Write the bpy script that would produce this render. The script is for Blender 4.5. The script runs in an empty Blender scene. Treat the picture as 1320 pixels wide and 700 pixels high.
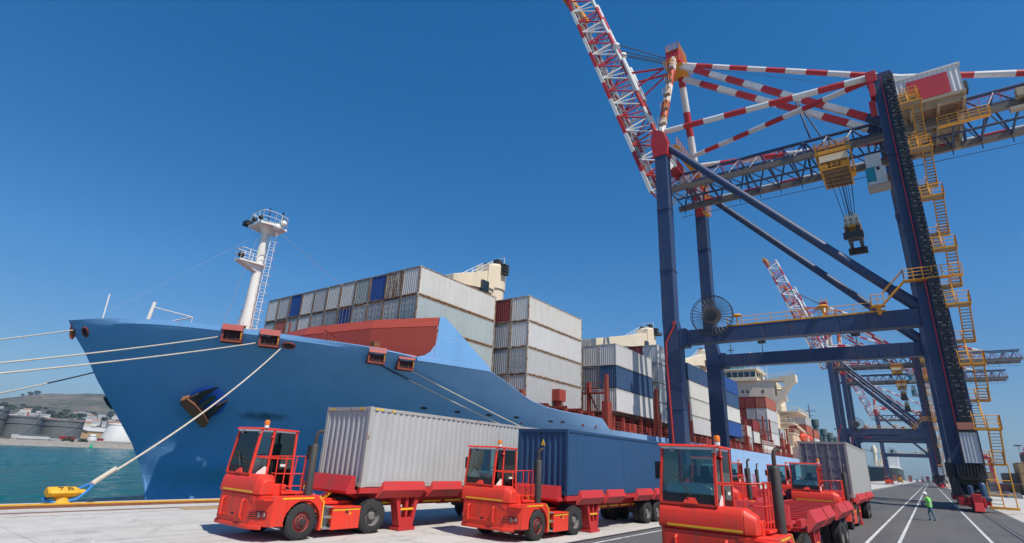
import bpy, bmesh, math, random
from mathutils import Vector, Matrix
random.seed(7)
S = bpy.context.scene
COL = S.collection
rad = math.radians

# ------------------------------------------------------------------ helpers
class MB:
    """collects primitive shapes; build() links them as ONE mesh object"""
    def __init__(s): s.v = []; s.f = []; s.m = []
    def add(s, vs, fs, m=0):
        b = len(s.v); s.v += [tuple(p) for p in vs]
        for f in fs: s.f.append(tuple(b+i for i in f)); s.m.append(m)
        return s
    def box(s, x0, y0, z0, x1, y1, z1, m=0):
        v = [(x, y, z) for z in (z0, z1) for y in (y0, y1) for x in (x0, x1)]
        return s.add(v, [(0,2,3,1),(4,5,7,6),(0,1,5,4),(2,6,7,3),(0,4,6,2),(1,3,7,5)], m)
    def frustum(s, r0, z0, r1, z1, m=0):
        """r = (x0,y0,x1,y1) rectangles at two heights"""
        v = [(r0[0],r0[1],z0),(r0[2],r0[1],z0),(r0[0],r0[3],z0),(r0[2],r0[3],z0),
             (r1[0],r1[1],z1),(r1[2],r1[1],z1),(r1[0],r1[3],z1),(r1[2],r1[3],z1)]
        return s.add(v, [(0,2,3,1),(4,5,7,6),(0,1,5,4),(2,6,7,3),(0,4,6,2),(1,3,7,5)], m)
    def beam(s, p, q, w, h, m=0, up=(0,0,1)):
        p = Vector(p); q = Vector(q); d = (q-p).normalized(); u = Vector(up)
        if abs(d.dot(u)) > .98: u = Vector((0,1,0))
        a = d.cross(u).normalized()*w/2; b = a.cross(d).normalized()*h/2
        v = [c+sa*a+sb*b for c in (p, q) for sb in (-1,1) for sa in (-1,1)]
        return s.add(v, [(0,2,3,1),(4,5,7,6),(0,1,5,4),(2,6,7,3),(0,4,6,2),(1,3,7,5)], m)
    def tube(s, p, q, r, n=8, m=0, r2=None, caps=True):
        p = Vector(p); q = Vector(q); r2 = r if r2 is None else r2
        d = (q-p).normalized(); u = Vector((0,0,1)) if abs(d.z) < .9 else Vector((1,0,0))
        a = d.cross(u).normalized(); b = d.cross(a)
        v = []
        for c, rr in ((p, r), (q, r2)):
            for i in range(n):
                t = 2*math.pi*i/n; v.append(c+a*math.cos(t)*rr+b*math.sin(t)*rr)
        f = [(i, (i+1) % n, n+(i+1) % n, n+i) for i in range(n)]
        if caps: f += [tuple(range(n))[::-1], tuple(range(n, 2*n))]
        return s.add(v, f, m)
    def path(s, pts, r, n=6, m=0):
        pts = [Vector(p) for p in pts]; rings = []; a = None
        for i, p in enumerate(pts):
            d = (pts[min(i+1, len(pts)-1)]-pts[max(i-1, 0)]).normalized()
            if a is None:
                u = Vector((0,0,1)) if abs(d.z) < .9 else Vector((1,0,0)); a = d.cross(u).normalized()
            a = (a-d*a.dot(d)).normalized(); b = d.cross(a)
            rings.append([p+a*math.cos(2*math.pi*k/n)*r+b*math.sin(2*math.pi*k/n)*r for k in range(n)])
        v = [x for R_ in rings for x in R_]; f = []
        for i in range(len(pts)-1):
            for k in range(n): f.append((i*n+k, i*n+(k+1) % n, (i+1)*n+(k+1) % n, (i+1)*n+k))
        f += [tuple(range(n))[::-1], tuple(range(len(v)-n, len(v)))]
        return s.add(v, f, m)
    def prism(s, poly, axis, a0, a1, m=0):
        """2d polygon extruded along axis: x:(y,z) y:(x,z) z:(x,y)"""
        def P(c, t):
            return {'x': (t, c[0], c[1]), 'y': (c[0], t, c[1]), 'z': (c[0], c[1], t)}[axis]
        n = len(poly); v = [P(c, a0) for c in poly]+[P(c, a1) for c in poly]
        f = [(i, (i+1) % n, n+(i+1) % n, n+i) for i in range(n)]+[tuple(range(n))[::-1], tuple(range(n, 2*n))]
        return s.add(v, f, m)
    def lathe(s, c, prof, n=16, m=0, axis='z', caps=True):
        c = Vector(c); v = []
        for r, h in prof:
            for i in range(n):
                t = 2*math.pi*i/n; a, b = r*math.cos(t), r*math.sin(t)
                v.append(c+Vector({'z': (a,b,h), 'x': (h,a,b), 'y': (a,h,b)}[axis]))
        f = []
        for j in range(len(prof)-1):
            for i in range(n): f.append((j*n+i, j*n+(i+1) % n, (j+1)*n+(i+1) % n, (j+1)*n+i))
        if caps: f += [tuple(range(n))[::-1], tuple(range(len(v)-n, len(v)))]
        return s.add(v, f, m)
    def ball(s, c, r, m=0, sc=(1,1,1), nu=10, nv=6):
        prof = [(max(.001, math.sin(math.pi*j/nv)), -math.cos(math.pi*j/nv)) for j in range(nv+1)]
        v = []; c = Vector(c)
        for a, hh in prof:
            for i in range(nu):
                t = 2*math.pi*i/nu
                v.append(c+Vector((a*math.cos(t)*sc[0]*r, a*math.sin(t)*sc[1]*r, hh*sc[2]*r)))
        f = [(j*nu+i, j*nu+(i+1) % nu, (j+1)*nu+(i+1) % nu, (j+1)*nu+i) for j in range(nv) for i in range(nu)]
        return s.add(v, f, m)
    def striped(s, p, q, r, step, n=10, ma=0, mb=1, box=None, first=0):
        p = Vector(p); q = Vector(q); L = (q-p).length; k = max(1, round(L/step))
        for i in range(k):
            a = p.lerp(q, i/k); b = p.lerp(q, (i+1)/k); mm = (ma, mb)[(i+first) % 2]
            if box: s.beam(a, b, box[0], box[1], mm)
            else: s.tube(a, b, r, n, mm, caps=(i in (0, k-1)))
        return s
    def rail(s, pts, h=1.05, step=1.5, r=.03, m=0, mid=1):
        """hand rail along floor points"""
        pts = [Vector(p) for p in pts]; up = Vector((0,0,h))
        for a, b in zip(pts, pts[1:]):
            s.tube(a+up, b+up, r, 5, m)
            for j in range(mid): s.tube(a+up*(j+1)/(mid+1), b+up*(j+1)/(mid+1), r*.8, 5, m)
            k = max(1, round((b-a).length/step))
            for i in range(k+1): c = a.lerp(b, i/k); s.tube(c, c+up, r, 5, m)
        return s
    def build(s, name, mats, parent=None, bevel=0, solid=0, sharp=35, loc=None):
        me = bpy.data.meshes.new(name)
        me.from_pydata(s.v, [], s.f)
        if not isinstance(mats, (list, tuple)): mats = [mats]
        for m in mats: me.materials.append(m)
        me.polygons.foreach_set('material_index', s.m)
        bm = bmesh.new(); bm.from_mesh(me)
        if not solid: bmesh.ops.recalc_face_normals(bm, faces=bm.faces)
        bm.to_mesh(me); bm.free()
        me.polygons.foreach_set('use_smooth', [True]*len(me.polygons))
        me.set_sharp_from_angle(angle=rad(sharp))
        me.update()
        o = bpy.data.objects.new(name, me); COL.objects.link(o)
        if parent: o.parent = parent
        if loc: o.location = loc
        if bevel:
            b = o.modifiers.new('bevel', 'BEVEL'); b.width = bevel; b.segments = 2
            b.limit_method = 'ANGLE'; b.angle_limit = rad(40); b.harden_normals = True
        if solid:
            b = o.modifiers.new('solid', 'SOLIDIFY'); b.thickness = abs(solid); b.offset = -1 if solid > 0 else 1
            b = o.modifiers.new('edges', 'EDGE_SPLIT'); b.split_angle = rad(40); b.use_edge_sharp = False
        return o

def empty(name, loc=(0,0,0), rz=0, parent=None):
    o = bpy.data.objects.new(name, None); COL.objects.link(o)
    o.location = loc; o.rotation_euler = (0, 0, rz)
    if parent: o.parent = parent
    return o
def tag(o, label=None, cat=None, group=None, kind=None):
    if label: o['label'] = label
    if cat: o['category'] = cat
    if group: o['group'] = group
    if kind: o['kind'] = kind
    return o
def copy_tree(o, parent=None):
    c = o.copy(); COL.objects.link(c); c.parent = parent
    for ch in list(o.children): copy_tree(ch, c)
    return c
def paint_tree(o, color):
    o.color = color
    for ch in o.children: paint_tree(ch, color)

# ------------------------------------------------------------------ materials
def srgb(r, g, b):
    f = lambda c: (c/255/12.92 if c/255 <= .04045 else ((c/255+.055)/1.055)**2.4)
    return (f(r), f(g), f(b), 1)
class NT:
    def __init__(s, name):
        s.mat = bpy.data.materials.new(name); s.mat.use_nodes = True
        s.t = s.mat.node_tree; s.n = s.t.nodes; s.l = s.t.links
        s.p = s.n['Principled BSDF']; s.out = s.n['Material Output']
        s.tc = s.n.new('ShaderNodeTexCoord')
    def new(s, t, **k):
        n = s.n.new(t)
        for a, b in k.items(): setattr(n, a, b)
        return n
    def link(s, a, b): s.l.new(a, b)
    def noise(s, scale, detail=4, rough=.55, vec=None, sc=None, coord='Object'):
        n = s.new('ShaderNodeTexNoise'); n.inputs['Scale'].default_value = scale
        n.inputs['Detail'].default_value = detail; n.inputs['Roughness'].default_value = rough
        v = vec or s.tc.outputs[coord]
        if sc:
            mp = s.new('ShaderNodeMapping'); mp.inputs['Scale'].default_value = sc; s.link(v, mp.inputs[0]); v = mp.outputs[0]
        s.link(v, n.inputs['Vector']); return n.outputs['Fac']
    def ramp(s, fac, a, b, c0=(0,0,0,1), c1=(1,1,1,1)):
        r = s.new('ShaderNodeValToRGB'); e = r.color_ramp.elements
        e[0].position = a; e[1].position = b; e[0].color = c0; e[1].color = c1
        s.link(fac, r.inputs[0]); return r.outputs[0]
    def mix(s, fac, a, b, mode='MIX'):
        m = s.new('ShaderNodeMix', data_type='RGBA', blend_type=mode)
        for i, x in ((0, fac), (6, a), (7, b)):
            if isinstance(x, (tuple, list)): m.inputs[i].default_value = x if len(x) == 4 else (*x, 1)
            elif isinstance(x, (int, float)): m.inputs[i].default_value = x
            else: s.link(x, m.inputs[i])
        return m.outputs[2]
    def math(s, op, a, b=0.0):
        m = s.new('ShaderNodeMath', operation=op)
        for i, x in ((0, a), (1, b)):
            if isinstance(x, (int, float)): m.inputs[i].default_value = x
            else: s.link(x, m.inputs[i])
        return m.outputs[0]
    def color(s, x):
        if isinstance(x, (tuple, list)): s.p.inputs['Base Color'].default_value = x if len(x) == 4 else (*x, 1)
        else: s.link(x, s.p.inputs['Base Color'])
    def set(s, rough=None, metal=None, spec=None):
        for k, x in (('Roughness', rough), ('Metallic', metal), ('Specular IOR Level', spec)):
            if x is None: continue
            if isinstance(x, (int, float)): s.p.inputs[k].default_value = x
            else: s.link(x, s.p.inputs[k])
    def bump(s, h, strength=.3, dist=.02):
        b = s.new('ShaderNodeBump'); b.inputs['Strength'].default_value = strength; b.inputs['Distance'].default_value = dist
        s.link(h, b.inputs['Height']); s.link(b.outputs[0], s.p.inputs['Normal'])

def paint(name, col, rough=.45, dirt=(.16,.13,.10), amount=.35, scale=1.3, streak=True, spec=.4, metal=0, bump=.06):
    """weathered paint: grime in patches and vertical streaks, uneven gloss"""
    t = NT(name); col = (*col[:3], 1)
    a = t.noise(scale, 6, .65)
    b = t.noise(scale*2.2, 5, .6, sc=(1.6, 1.6, .12)) if streak else t.noise(scale*4, 4)
    f = t.math('MULTIPLY', a, b); f = t.ramp(f, .24, .46)
    hue = t.mix(t.noise(scale*.6, 3), tuple(c*.86 for c in col[:3]), tuple(min(1, c*1.1) for c in col[:3]))
    t.color(t.mix(t.math('MULTIPLY', f, amount), hue, (*dirt, 1)))
    r = t.new('ShaderNodeMapRange'); r.inputs[3].default_value = rough*.8; r.inputs[4].default_value = min(1, rough*1.5)
    t.link(a, r.inputs[0]); t.set(r.outputs[0], metal, spec)
    if bump: t.bump(t.noise(scale*9, 3), bump, .02)
    return t.mat
def plain(name, col, rough=.5, metal=0, spec=.5, vary=.15, scale=6):
    t = NT(name); n = t.noise(scale, 4)
    t.color(t.mix(n, tuple(c*(1-vary) for c in col[:3]), tuple(min(1, c*(1+vary)) for c in col[:3])))
    t.set(rough, metal, spec); return t.mat

M = {}
M['red'] = paint('truck_red_paint', (.82,.048,.024), .40, (.26,.08,.05), .55, 1.9)
M['red_worn'] = paint('worn_trailer_red_paint', (.53,.032,.032), .5, (.17,.08,.07), .55, 1.1)
M['red_deck'] = paint('red_deck_paint', (.36,.055,.035), .55, (.17,.06,.05), .4, .35)
M['oxide'] = paint('red_oxide_steel', (.30,.05,.03), .6, (.12,.05,.035), .55, .5)
M['yellow'] = paint('safety_yellow_paint', (.80,.42,.02), .5, (.30,.16,.05), .5, 1.5)
M['stripe'] = plain('yellow_reflective_tape', (.85,.50,.02), .45)
M['orange_trim'] = paint('orange_yellow_crane_steel', (.74,.33,.028), .55, (.28,.13,.04), .5, 1.2)
M['navy'] = paint('navy_crane_paint', (.030,.054,.128), .42, (.10,.085,.08), .55, .5)
M['crane_red'] = paint('crane_red_paint', (.50,.025,.03), .45, (.22,.07,.06), .35, .5)
M['crane_white'] = paint('crane_white_paint', (.74,.72,.68), .5, (.40,.34,.28), .4, .5)
M['white'] = paint('white_marine_paint', (.80,.77,.70), .5, (.45,.36,.27), .35, .8)
M['cream'] = paint('cream_marine_paint', (.78,.66,.48), .5, (.42,.30,.20), .3, .4)
M['black'] = plain('black_rubber_trim', (.018,.018,.02), .6)
M['dark'] = plain('dark_greasy_steel', (.035,.034,.034), .6, vary=.4)
M['steel'] = plain('weathered_galvanised_steel', (.32,.31,.30), .55, .4, vary=.3)
M['rust'] = paint('rusty_steel', (.24,.095,.045), .8, (.09,.045,.03), .7, 2)
M['rub'] = plain('tyre_rubber', (.030,.029,.028), .85, vary=.35)
M['rim'] = paint('painted_wheel_rim', (.30,.045,.04), .6, (.10,.085,.075), .95, 5)
M['rimg'] = paint('dusty_grey_wheel_rim', (.20,.185,.17), .65, (.09,.07,.06), .7, 5)
M['beacon'] = plain('amber_beacon_lens', (.85,.20,.01), .2)
M['lamp'] = plain('lamp_glass', (.34,.24,.22), .2)
M['lamp_red'] = plain('red_lamp_lens', (.45,.02,.02), .2)
M['lit_trim'] = plain('lit_look_cab_plastic', (.84,.90,.88), .6, vary=.05)  # cab plastic whitened in colour to stand in for sunlight inside
M['rope'] = paint('mooring_rope_fibre', (.60,.52,.42), .9, (.30,.24,.18), .5, 3, bump=.3)
M['blue_sleeve'] = plain('blue_rope_sleeve', (.02,.22,.62), .6)
M['black_rope'] = plain('dark_tarred_rope', (.03,.03,.035), .9)
M['sign_black'] = plain('black_sign_paint', (.02,.02,.02), .6)
M['straw'] = paint('straw_brown_container_paint', (.40,.27,.14), .65, (.20,.14,.08), .5, .5)
M['magenta'] = paint('crimson_gantry_paint', (.55,.03,.10), .5, (.25,.06,.08), .4, .6)
M['tealglass'] = plain('teal_window_panel', (.03,.28,.36), .25)
M['window'] = plain('dark_window_glass', (.02,.03,.035), .12, spec=.8)
M['greysea'] = paint('grey_green_crane_paint', (.10,.15,.15), .6, (.07,.08,.08), .4, .5)

# glass of the cabs: tinted, partly clear, mirror-like at a slant
def glass(name, tint, refl=.10):
    t = NT(name); t.n.remove(t.p)
    tr = t.new('ShaderNodeBsdfTransparent'); tr.inputs[0].default_value = (*tint, 1)
    gl = t.new('ShaderNodeBsdfGlossy'); gl.inputs['Roughness'].default_value = .04
    fr = t.new('ShaderNodeFresnel'); fr.inputs[0].default_value = 1.5
    ms = t.new('ShaderNodeMixShader')
    t.link(t.math('ADD', fr.outputs[0], refl-.04), ms.inputs[0]); t.link(tr.outputs[0], ms.inputs[1]); t.link(gl.outputs[0], ms.inputs[2])
    t.link(ms.outputs[0], t.out.inputs[0]); return t.mat
M['glass'] = glass('green_tinted_cab_glass', (.74,.86,.83), .07)

# ship paint, one pale blue over the whole shell, with weld seams, streaks and one soot smear by the anchor
def hull_paint():
    t = NT('pale_blue_hull_paint')
    a = t.noise(.25, 5, .6); st = t.noise(.9, 5, .6, sc=(1,1,.06))
    base = t.mix(a, (.145,.345,.62,1), (.185,.395,.68,1))
    base = t.mix(t.math('MULTIPLY', t.ramp(st, .50, .78), .22), base, (.09,.18,.34,1))
    rs = t.noise(1.7, 5, .7, sc=(1,1,.035)); pt = t.noise(.12, 3, .5)
    base = t.mix(t.math('MULTIPLY', t.math('MULTIPLY', t.ramp(rs, .60, .72), t.ramp(pt, .5, .65)), .38), base, (.16,.085,.05,1))
    sp = t.new('ShaderNodeSeparateXYZ'); t.link(t.tc.outputs['Object'], sp.inputs[0])
    dy = t.math('DIVIDE', t.math('SUBTRACT', sp.outputs['Y'], 24.0), 2.6)
    dz = t.math('DIVIDE', t.math('SUBTRACT', sp.outputs['Z'], 4.75), .55)
    dd = t.math('ADD', t.math('MULTIPLY', dy, dy), t.math('MULTIPLY', dz, dz))
    dd = t.math('ADD', dd, t.math('MULTIPLY', t.noise(1.5, 4), .9))
    sm = t.ramp(dd, .45, 1.9, (1,1,1,1), (0,0,0,1))
    base = t.mix(t.math('MULTIPLY', sm, .7), base, (.03,.04,.045,1))
    base = t.mix(t.math('MULTIPLY', t.noise(.8, 2), 0), base, base)
    t.color(base); t.set(t.ramp(a, .2, .8, (.30,.30,.30,1), (.44,.44,.44,1)), 0, .4)
    t.p.inputs['Sheen Weight'].default_value = .7; t.p.inputs['Sheen Roughness'].default_value = .45; t.p.inputs['Sheen Tint'].default_value = (.75,.87,1,1)
    br = t.new('ShaderNodeTexBrick'); br.inputs['Scale'].default_value = .12; br.inputs['Mortar Size'].default_value = .004
    br.inputs['Mortar Smooth'].default_value = .6
    cb = t.new('ShaderNodeCombineXYZ'); t.link(sp.outputs['Y'], cb.inputs[0]); t.link(sp.outputs['Z'], cb.inputs[1]); t.link(cb.outputs[0], br.inputs[0])
    t.bump(t.math('ADD', t.math('MULTIPLY', br.outputs['Fac'], -.5), t.math('MULTIPLY', t.noise(.35, 3), 1.2)), .45, .07)
    return t.mat
M['hull'] = hull_paint()

# container paint takes the object's colour; alpha is how rusty the box is
def cont_paint():
    t = NT('container_paint'); oi = t.new('ShaderNodeObjectInfo')
    mp = t.new('ShaderNodeVectorMath', operation='ADD'); t.link(t.tc.outputs['Object'], mp.inputs[0])
    sc = t.new('ShaderNodeVectorMath', operation='SCALE'); sc.inputs[0].default_value = (37, 91, 53); t.link(oi.outputs['Random'], sc.inputs['Scale'])
    t.link(sc.outputs[0], mp.inputs[1]); v = mp.outputs[0]
    a = t.noise(.55, 6, .65, vec=v); st = t.noise(2.2, 5, .65, vec=v, sc=(1.2,1.2,.14)); sp = t.noise(7, 4, .7, vec=v)
    base = t.mix(a, t.mix(1.0, oi.outputs['Color'], (.80,.78,.74,1), 'MULTIPLY'), oi.outputs['Color'])
    base = t.mix(t.math('MULTIPLY', t.ramp(st, .50, .78), .32), base, t.mix(1.0, oi.outputs['Color'], (.52,.46,.40,1), 'MULTIPLY'))
    rs = t.math('ADD', t.math('MULTIPLY', st, .6), t.math('MULTIPLY', sp, .4))
    th = t.math('SUBTRACT', .77, t.math('MULTIPLY', oi.outputs['Alpha'], .33))
    rm = t.math('MULTIPLY', t.math('SUBTRACT', rs, th), 9.0)
    cl = t.new('ShaderNodeClamp'); t.link(rm, cl.inputs[0])
    t.color(t.mix(cl.outputs[0], base, t.mix(sp, (.22,.085,.035,1), (.10,.045,.03,1))))
    t.set(.55, 0, .35); t.bump(t.noise(5, 3, vec=v), .08, .02); return t.mat
M['cont'] = cont_paint()
def cont_trim():
    t = NT('container_frame_paint'); oi = t.new('ShaderNodeObjectInfo')
    n = t.noise(3.5, 5, .7); th = t.math('SUBTRACT', .70, t.math('MULTIPLY', oi.outputs['Alpha'], .34))
    cl = t.new('ShaderNodeClamp'); t.link(t.math('MULTIPLY', t.math('SUBTRACT', n, th), 9), cl.inputs[0])
    t.color(t.mix(cl.outputs[0], t.mix(1.0, oi.outputs['Color'], (.82,.78,.72,1), 'MULTIPLY'), (.20,.08,.035,1)))
    t.set(.6, 0, .3); return t.mat
M['contf'] = cont_trim()

# ------------------------------------------------------------------ world, sun, camera
SUN_EL, SUN_AZ = 56.0, 12.0            # azimuth measured from +X towards -Y
sd = Vector((math.cos(rad(SUN_EL))*math.cos(rad(SUN_AZ)), -math.cos(rad(SUN_EL))*math.sin(rad(SUN_AZ)), math.sin(rad(SUN_EL))))
W = bpy.data.worlds.new('World'); S.world = W; W.use_nodes = True
wn = W.node_tree.nodes; wl = W.node_tree.links
sky = wn.new('ShaderNodeTexSky'); sky.sky_type = 'NISHITA'; sky.sun_disc = False
sky.sun_elevation = rad(SUN_EL); sky.sun_rotation = math.atan2(sd.x, sd.y)
sky.altitude = 0; sky.air_density = 1.0; sky.dust_density = .3; sky.ozone_density = 1.0
# clear, polarised looking air: richer blue, and a horizon that pales less than the plain model's
hs = wn.new('ShaderNodeHueSaturation'); hs.inputs['Saturation'].default_value = 1.46; hs.inputs['Value'].default_value = 1.0
wl.new(sky.outputs[0], hs.inputs['Color'])
wtc = wn.new('ShaderNodeTexCoord'); wsx = wn.new('ShaderNodeSeparateXYZ'); wl.new(wtc.outputs['Generated'], wsx.inputs[0])
wr = wn.new('ShaderNodeValToRGB'); wl.new(wsx.outputs[2], wr.inputs[0]); we = wr.color_ramp.elements
we[0].position = 0.0; we[0].color = (.235,.345,.62,1); we[1].position = .62; we[1].color = (1,1.0,1.0,1)
e2 = we.new(.10); e2.color = (.45,.54,.68,1); e2 = we.new(.28); e2.color = (.78,.845,.915,1)
wm = wn.new('ShaderNodeMix'); wm.data_type = 'RGBA'; wm.blend_type = 'MULTIPLY'; wm.inputs[0].default_value = 1
wl.new(hs.outputs[0], wm.inputs[6]); wl.new(wr.outputs[0], wm.inputs[7])
wl.new(wm.outputs[2], wn['Background'].inputs[0]); wn['Background'].inputs[1].default_value = .135
sl = bpy.data.lights.new('sun', 'SUN'); sl.energy = 4.7; sl.angle = rad(.53); sl.color = (1, .945, .85)
so = bpy.data.objects.new('sun', sl); COL.objects.link(so)
so.rotation_euler = (-sd).to_track_quat('-Z', 'Y').to_euler(); so.location = (60, -20, 90)

cd_ = bpy.data.cameras.new('camera'); cam = bpy.data.objects.new('camera', cd_); COL.objects.link(cam)
cd_.sensor_width = 36; cd_.lens = 18.745; cd_.clip_start = .1; cd_.clip_end = 30000
CR = Matrix([[0.806343,0.158663,0.569769],[0.58949,-0.293924,-0.752403],[0.04809,0.942568,-0.330534]])
cam.matrix_world = Matrix.Translation((0, 0, 2.55)) @ CR.to_4x4()
S.camera = cam
S.view_settings.view_transform = 'Standard'; S.view_settings.look = 'None'
S.view_settings.exposure = 0; S.view_settings.gamma = 1
S.cycles.max_bounces = 8; S.cycles.diffuse_bounces = 3; S.cycles.glossy_bounces = 3; S.cycles.transparent_max_bounces = 12
S.cycles.use_denoising = True

# ------------------------------------------------------------------ ground, quay, water
def asphalt():
    t = NT('worn_asphalt')
    a = t.noise(.13, 5, .6); b = t.noise(1.1, 5, .65, sc=(1, .05, 1)); g = t.noise(30, 3, .7)
    c = t.mix(a, (.092,.088,.086,1), (.132,.126,.121,1))
    c = t.mix(t.math('MULTIPLY', t.ramp(b, .46, .72), .52), c, (.055,.054,.055,1))
    dr = t.new('ShaderNodeTexVoronoi'); dr.inputs['Scale'].default_value = .55; t.link(t.tc.outputs['Object'], dr.inputs['Vector'])
    c = t.mix(t.math('MULTIPLY', t.math('MULTIPLY', t.ramp(dr.outputs['Distance'], .08, .22, (1,1,1,1), (0,0,0,1)), t.ramp(t.noise(.3, 3), .5, .6)), .6), c, (.03,.029,.028,1))
    c = t.mix(t.math('MULTIPLY', g, .4), c, (.15,.148,.145,1))
    pt = t.noise(.35, 2, .4, sc=(1, .4, 1)); c = t.mix(t.math('MULTIPLY', t.ramp(pt, .62, .64), .30), c, (.07,.069,.07,1))
    t.color(c); t.set(.85, 0, .3); t.bump(t.noise(45, 3, .7), .25, .01); return t.mat
def concrete(name, c0, c1, dirt, sx=.2, sy=.17):
    t = NT(name)
    a = t.noise(.22, 6, .65); b = t.noise(1.6, 5, .6); st = t.noise(.9, 4, .6, sc=(1, .08, 1))
    c = t.mix(a, c0, c1)
    c = t.mix(t.math('MULTIPLY', t.ramp(b, .50, .72), .42), c, dirt)
    vo = t.new('ShaderNodeTexVoronoi', feature='DISTANCE_TO_EDGE'); vo.inputs['Scale'].default_value = .23
    dv = t.new('ShaderNodeMix', data_type='VECTOR'); dv.inputs[0].default_value = .12; t.link(t.tc.outputs['Object'], dv.inputs[4])
    nz = t.new('ShaderNodeTexNoise'); nz.inputs['Scale'].default_value = .8; nz.inputs['Detail'].default_value = 5; t.link(t.tc.outputs['Object'], nz.inputs['Vector'])
    vs = t.new('ShaderNodeVectorMath', operation='SCALE'); vs.inputs['Scale'].default_value = 3.0; t.link(nz.outputs['Color'], vs.inputs[0])
    va = t.new('ShaderNodeVectorMath', operation='ADD'); t.link(t.tc.outputs['Object'], va.inputs[0]); t.link(vs.outputs[0], va.inputs[1]); t.link(va.outputs[0], vo.inputs['Vector'])
    c = t.mix(t.math('MULTIPLY', t.ramp(vo.outputs['Distance'], .004, .014, (1,1,1,1), (0,0,0,1)), .35), c, tuple(x*.5 for x in dirt[:3]))
    c = t.mix(t.math('MULTIPLY', t.ramp(st, .50, .74), .45), c, tuple(x*.75 for x in dirt[:3]))
    dr = t.new('ShaderNodeTexVoronoi'); dr.inputs['Scale'].default_value = .6; t.link(t.tc.outputs['Object'], dr.inputs['Vector'])
    c = t.mix(t.math('MULTIPLY', t.math('MULTIPLY', t.ramp(dr.outputs['Distance'], .05, .20, (1,1,1,1), (0,0,0,1)), t.ramp(t.noise(.35, 3), .48, .58)), .45), c, tuple(x*.45 for x in dirt[:3]))
    tt = t.noise(1.3, 4, .65, sc=(2.2, .05, 1)); c = t.mix(t.math('MULTIPLY', t.ramp(tt, .56, .70), .38), c, tuple(x*.6 for x in dirt[:3]))
    br = t.new('ShaderNodeTexBrick'); br.offset = 0; br.inputs['Scale'].default_value = sx; br.inputs['Mortar Size'].default_value = .0035
    br.inputs['Brick Width'].default_value = 1.0; br.inputs['Row Height'].default_value = 1.0
    t.link(t.tc.outputs['Object'], br.inputs[0])
    c = t.mix(t.math('MULTIPLY', br.outputs['Fac'], .45), c, tuple(x*.45 for x in dirt[:3]))
    sp = t.noise(.55, 2, .5); c = t.mix(t.math('MULTIPLY', t.ramp(sp, .68, .72), .28), c, tuple(x*.5 for x in dirt[:3]))
    t.color(c); t.set(.88, 0, .25); t.bump(t.noise(22, 4, .7), .2, .01); return t.mat
M['asphalt'] = asphalt()
M['conc'] = concrete('pale_concrete', (.48,.455,.415,1), (.59,.565,.52,1), (.34,.315,.275,1))
M['conc2'] = concrete('yard_concrete', (.47,.43,.38,1), (.57,.53,.475,1), (.36,.32,.27,1), .1)
def worn_line(name, col, under):
    t = NT(name); n = t.noise(2.2, 6, .75); n2 = t.noise(14, 3, .7)
    f = t.ramp(t.math('ADD', t.math('MULTIPLY', n, .7), t.math('MULTIPLY', n2, .3)), .36, .52)
    t.color(t.mix(f, under, col)); t.set(.75); return t.mat
M['line'] = worn_line('worn_white_road_paint', (.66,.65,.62,1), (.17,.168,.165,1))
M['line_faint'] = worn_line('faded_white_paint_on_concrete', (.70,.69,.67,1), (.50,.49,.47,1))
M['line_red'] = worn_line('faded_red_paint_on_concrete', (.42,.20,.16,1), (.46,.43,.40,1))

def sheet(name, x0, x1, y0, y1, z, mat, thick=0):
    b = MB()
    if thick: b.box(x0, y0, z-thick, x1, y1, z)
    else: b.add([(x0,y0,z),(x1,y0,z),(x1,y1,z),(x0,y1,z)], [(0,1,2,3)])
    return tag(b.build(name, mat), kind='structure')
FAR = 3400
# one land sheet out to the horizon, the quay faces are its vertical edge
b = MB(); b.box(-26.45, -400, -12, 3400, FAR, -.012)
tag(b.build('ground', M['conc2']), kind='structure')
sheet('quay_apron', -26.45, -9.85, -400, FAR, 0, M['conc'])
sheet('road', -9.85, 4.9, -400, FAR, .004, M['asphalt'])
sheet('road_shoulder', 4.9, 13.0, -400, FAR, -.002, M['conc'])
# kerb along the quay edge: brown steel angle, yellow nose
b = MB(); b.box(-26.75, -400, -1.2, -26.45, 900, .13, 0); b.box(-26.45, -400, -.01, -26.37, 900, .10, 1)
tag(b.build('quay_kerb', [M['yellow'], M['rust']]), kind='structure')
b = MB(); b.box(-28.15, -400, -9, -26.75, 900, .03)
tag(b.build('quay_capping', M['conc']), kind='structure')
for x, w in ((-2.48,.13), (-1.44,.13), (1.82,.13), (-9.42,.10)):
    sheet('lane_marking', x-w/2, x+w/2, -60, 900, .008, M['line'])
b = MB()
b.box(-10.02, -400, .002, -9.86, 900, .012)
tag(b.build('drain_channel', M['dark']), kind='structure')
for x in (3.25, -25.0):
    b = MB()
    b.box(x-.16, -400, .001, x+.16, 900, .009, 0); b.box(x-.035, -400, .009, x+.035, 900, .024, 1)
    tag(b.build('crane_track', [M['dark'] if x > 0 else M['rust'], M['steel']]), kind='structure')
sheet('apron_marking', -24.02, -23.95, -60, 900, .004, M['line_red'])
# faded long loop painted on the apron
b = MB()
def strip(pts, w, z):
    for (p, q) in zip(pts, pts[1:]):
        p = Vector((*p, z)); q = Vector((*q, z)); a = (q-p).cross(Vector((0,0,1))).normalized()*w/2
        b.add([p-a, p+a, q+a, q-a], [(0,1,2,3)])
loop = [(-17.6+.35*math.cos(t), 6.5-.5*math.sin(t)) for t in [math.pi*k/10 for k in range(11)]]
strip([(-17.25, 60)]+loop+[(-17.95, 60)], .07, .004)
tag(b.build('apron_marking', M['line_faint']), kind='structure')
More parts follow.
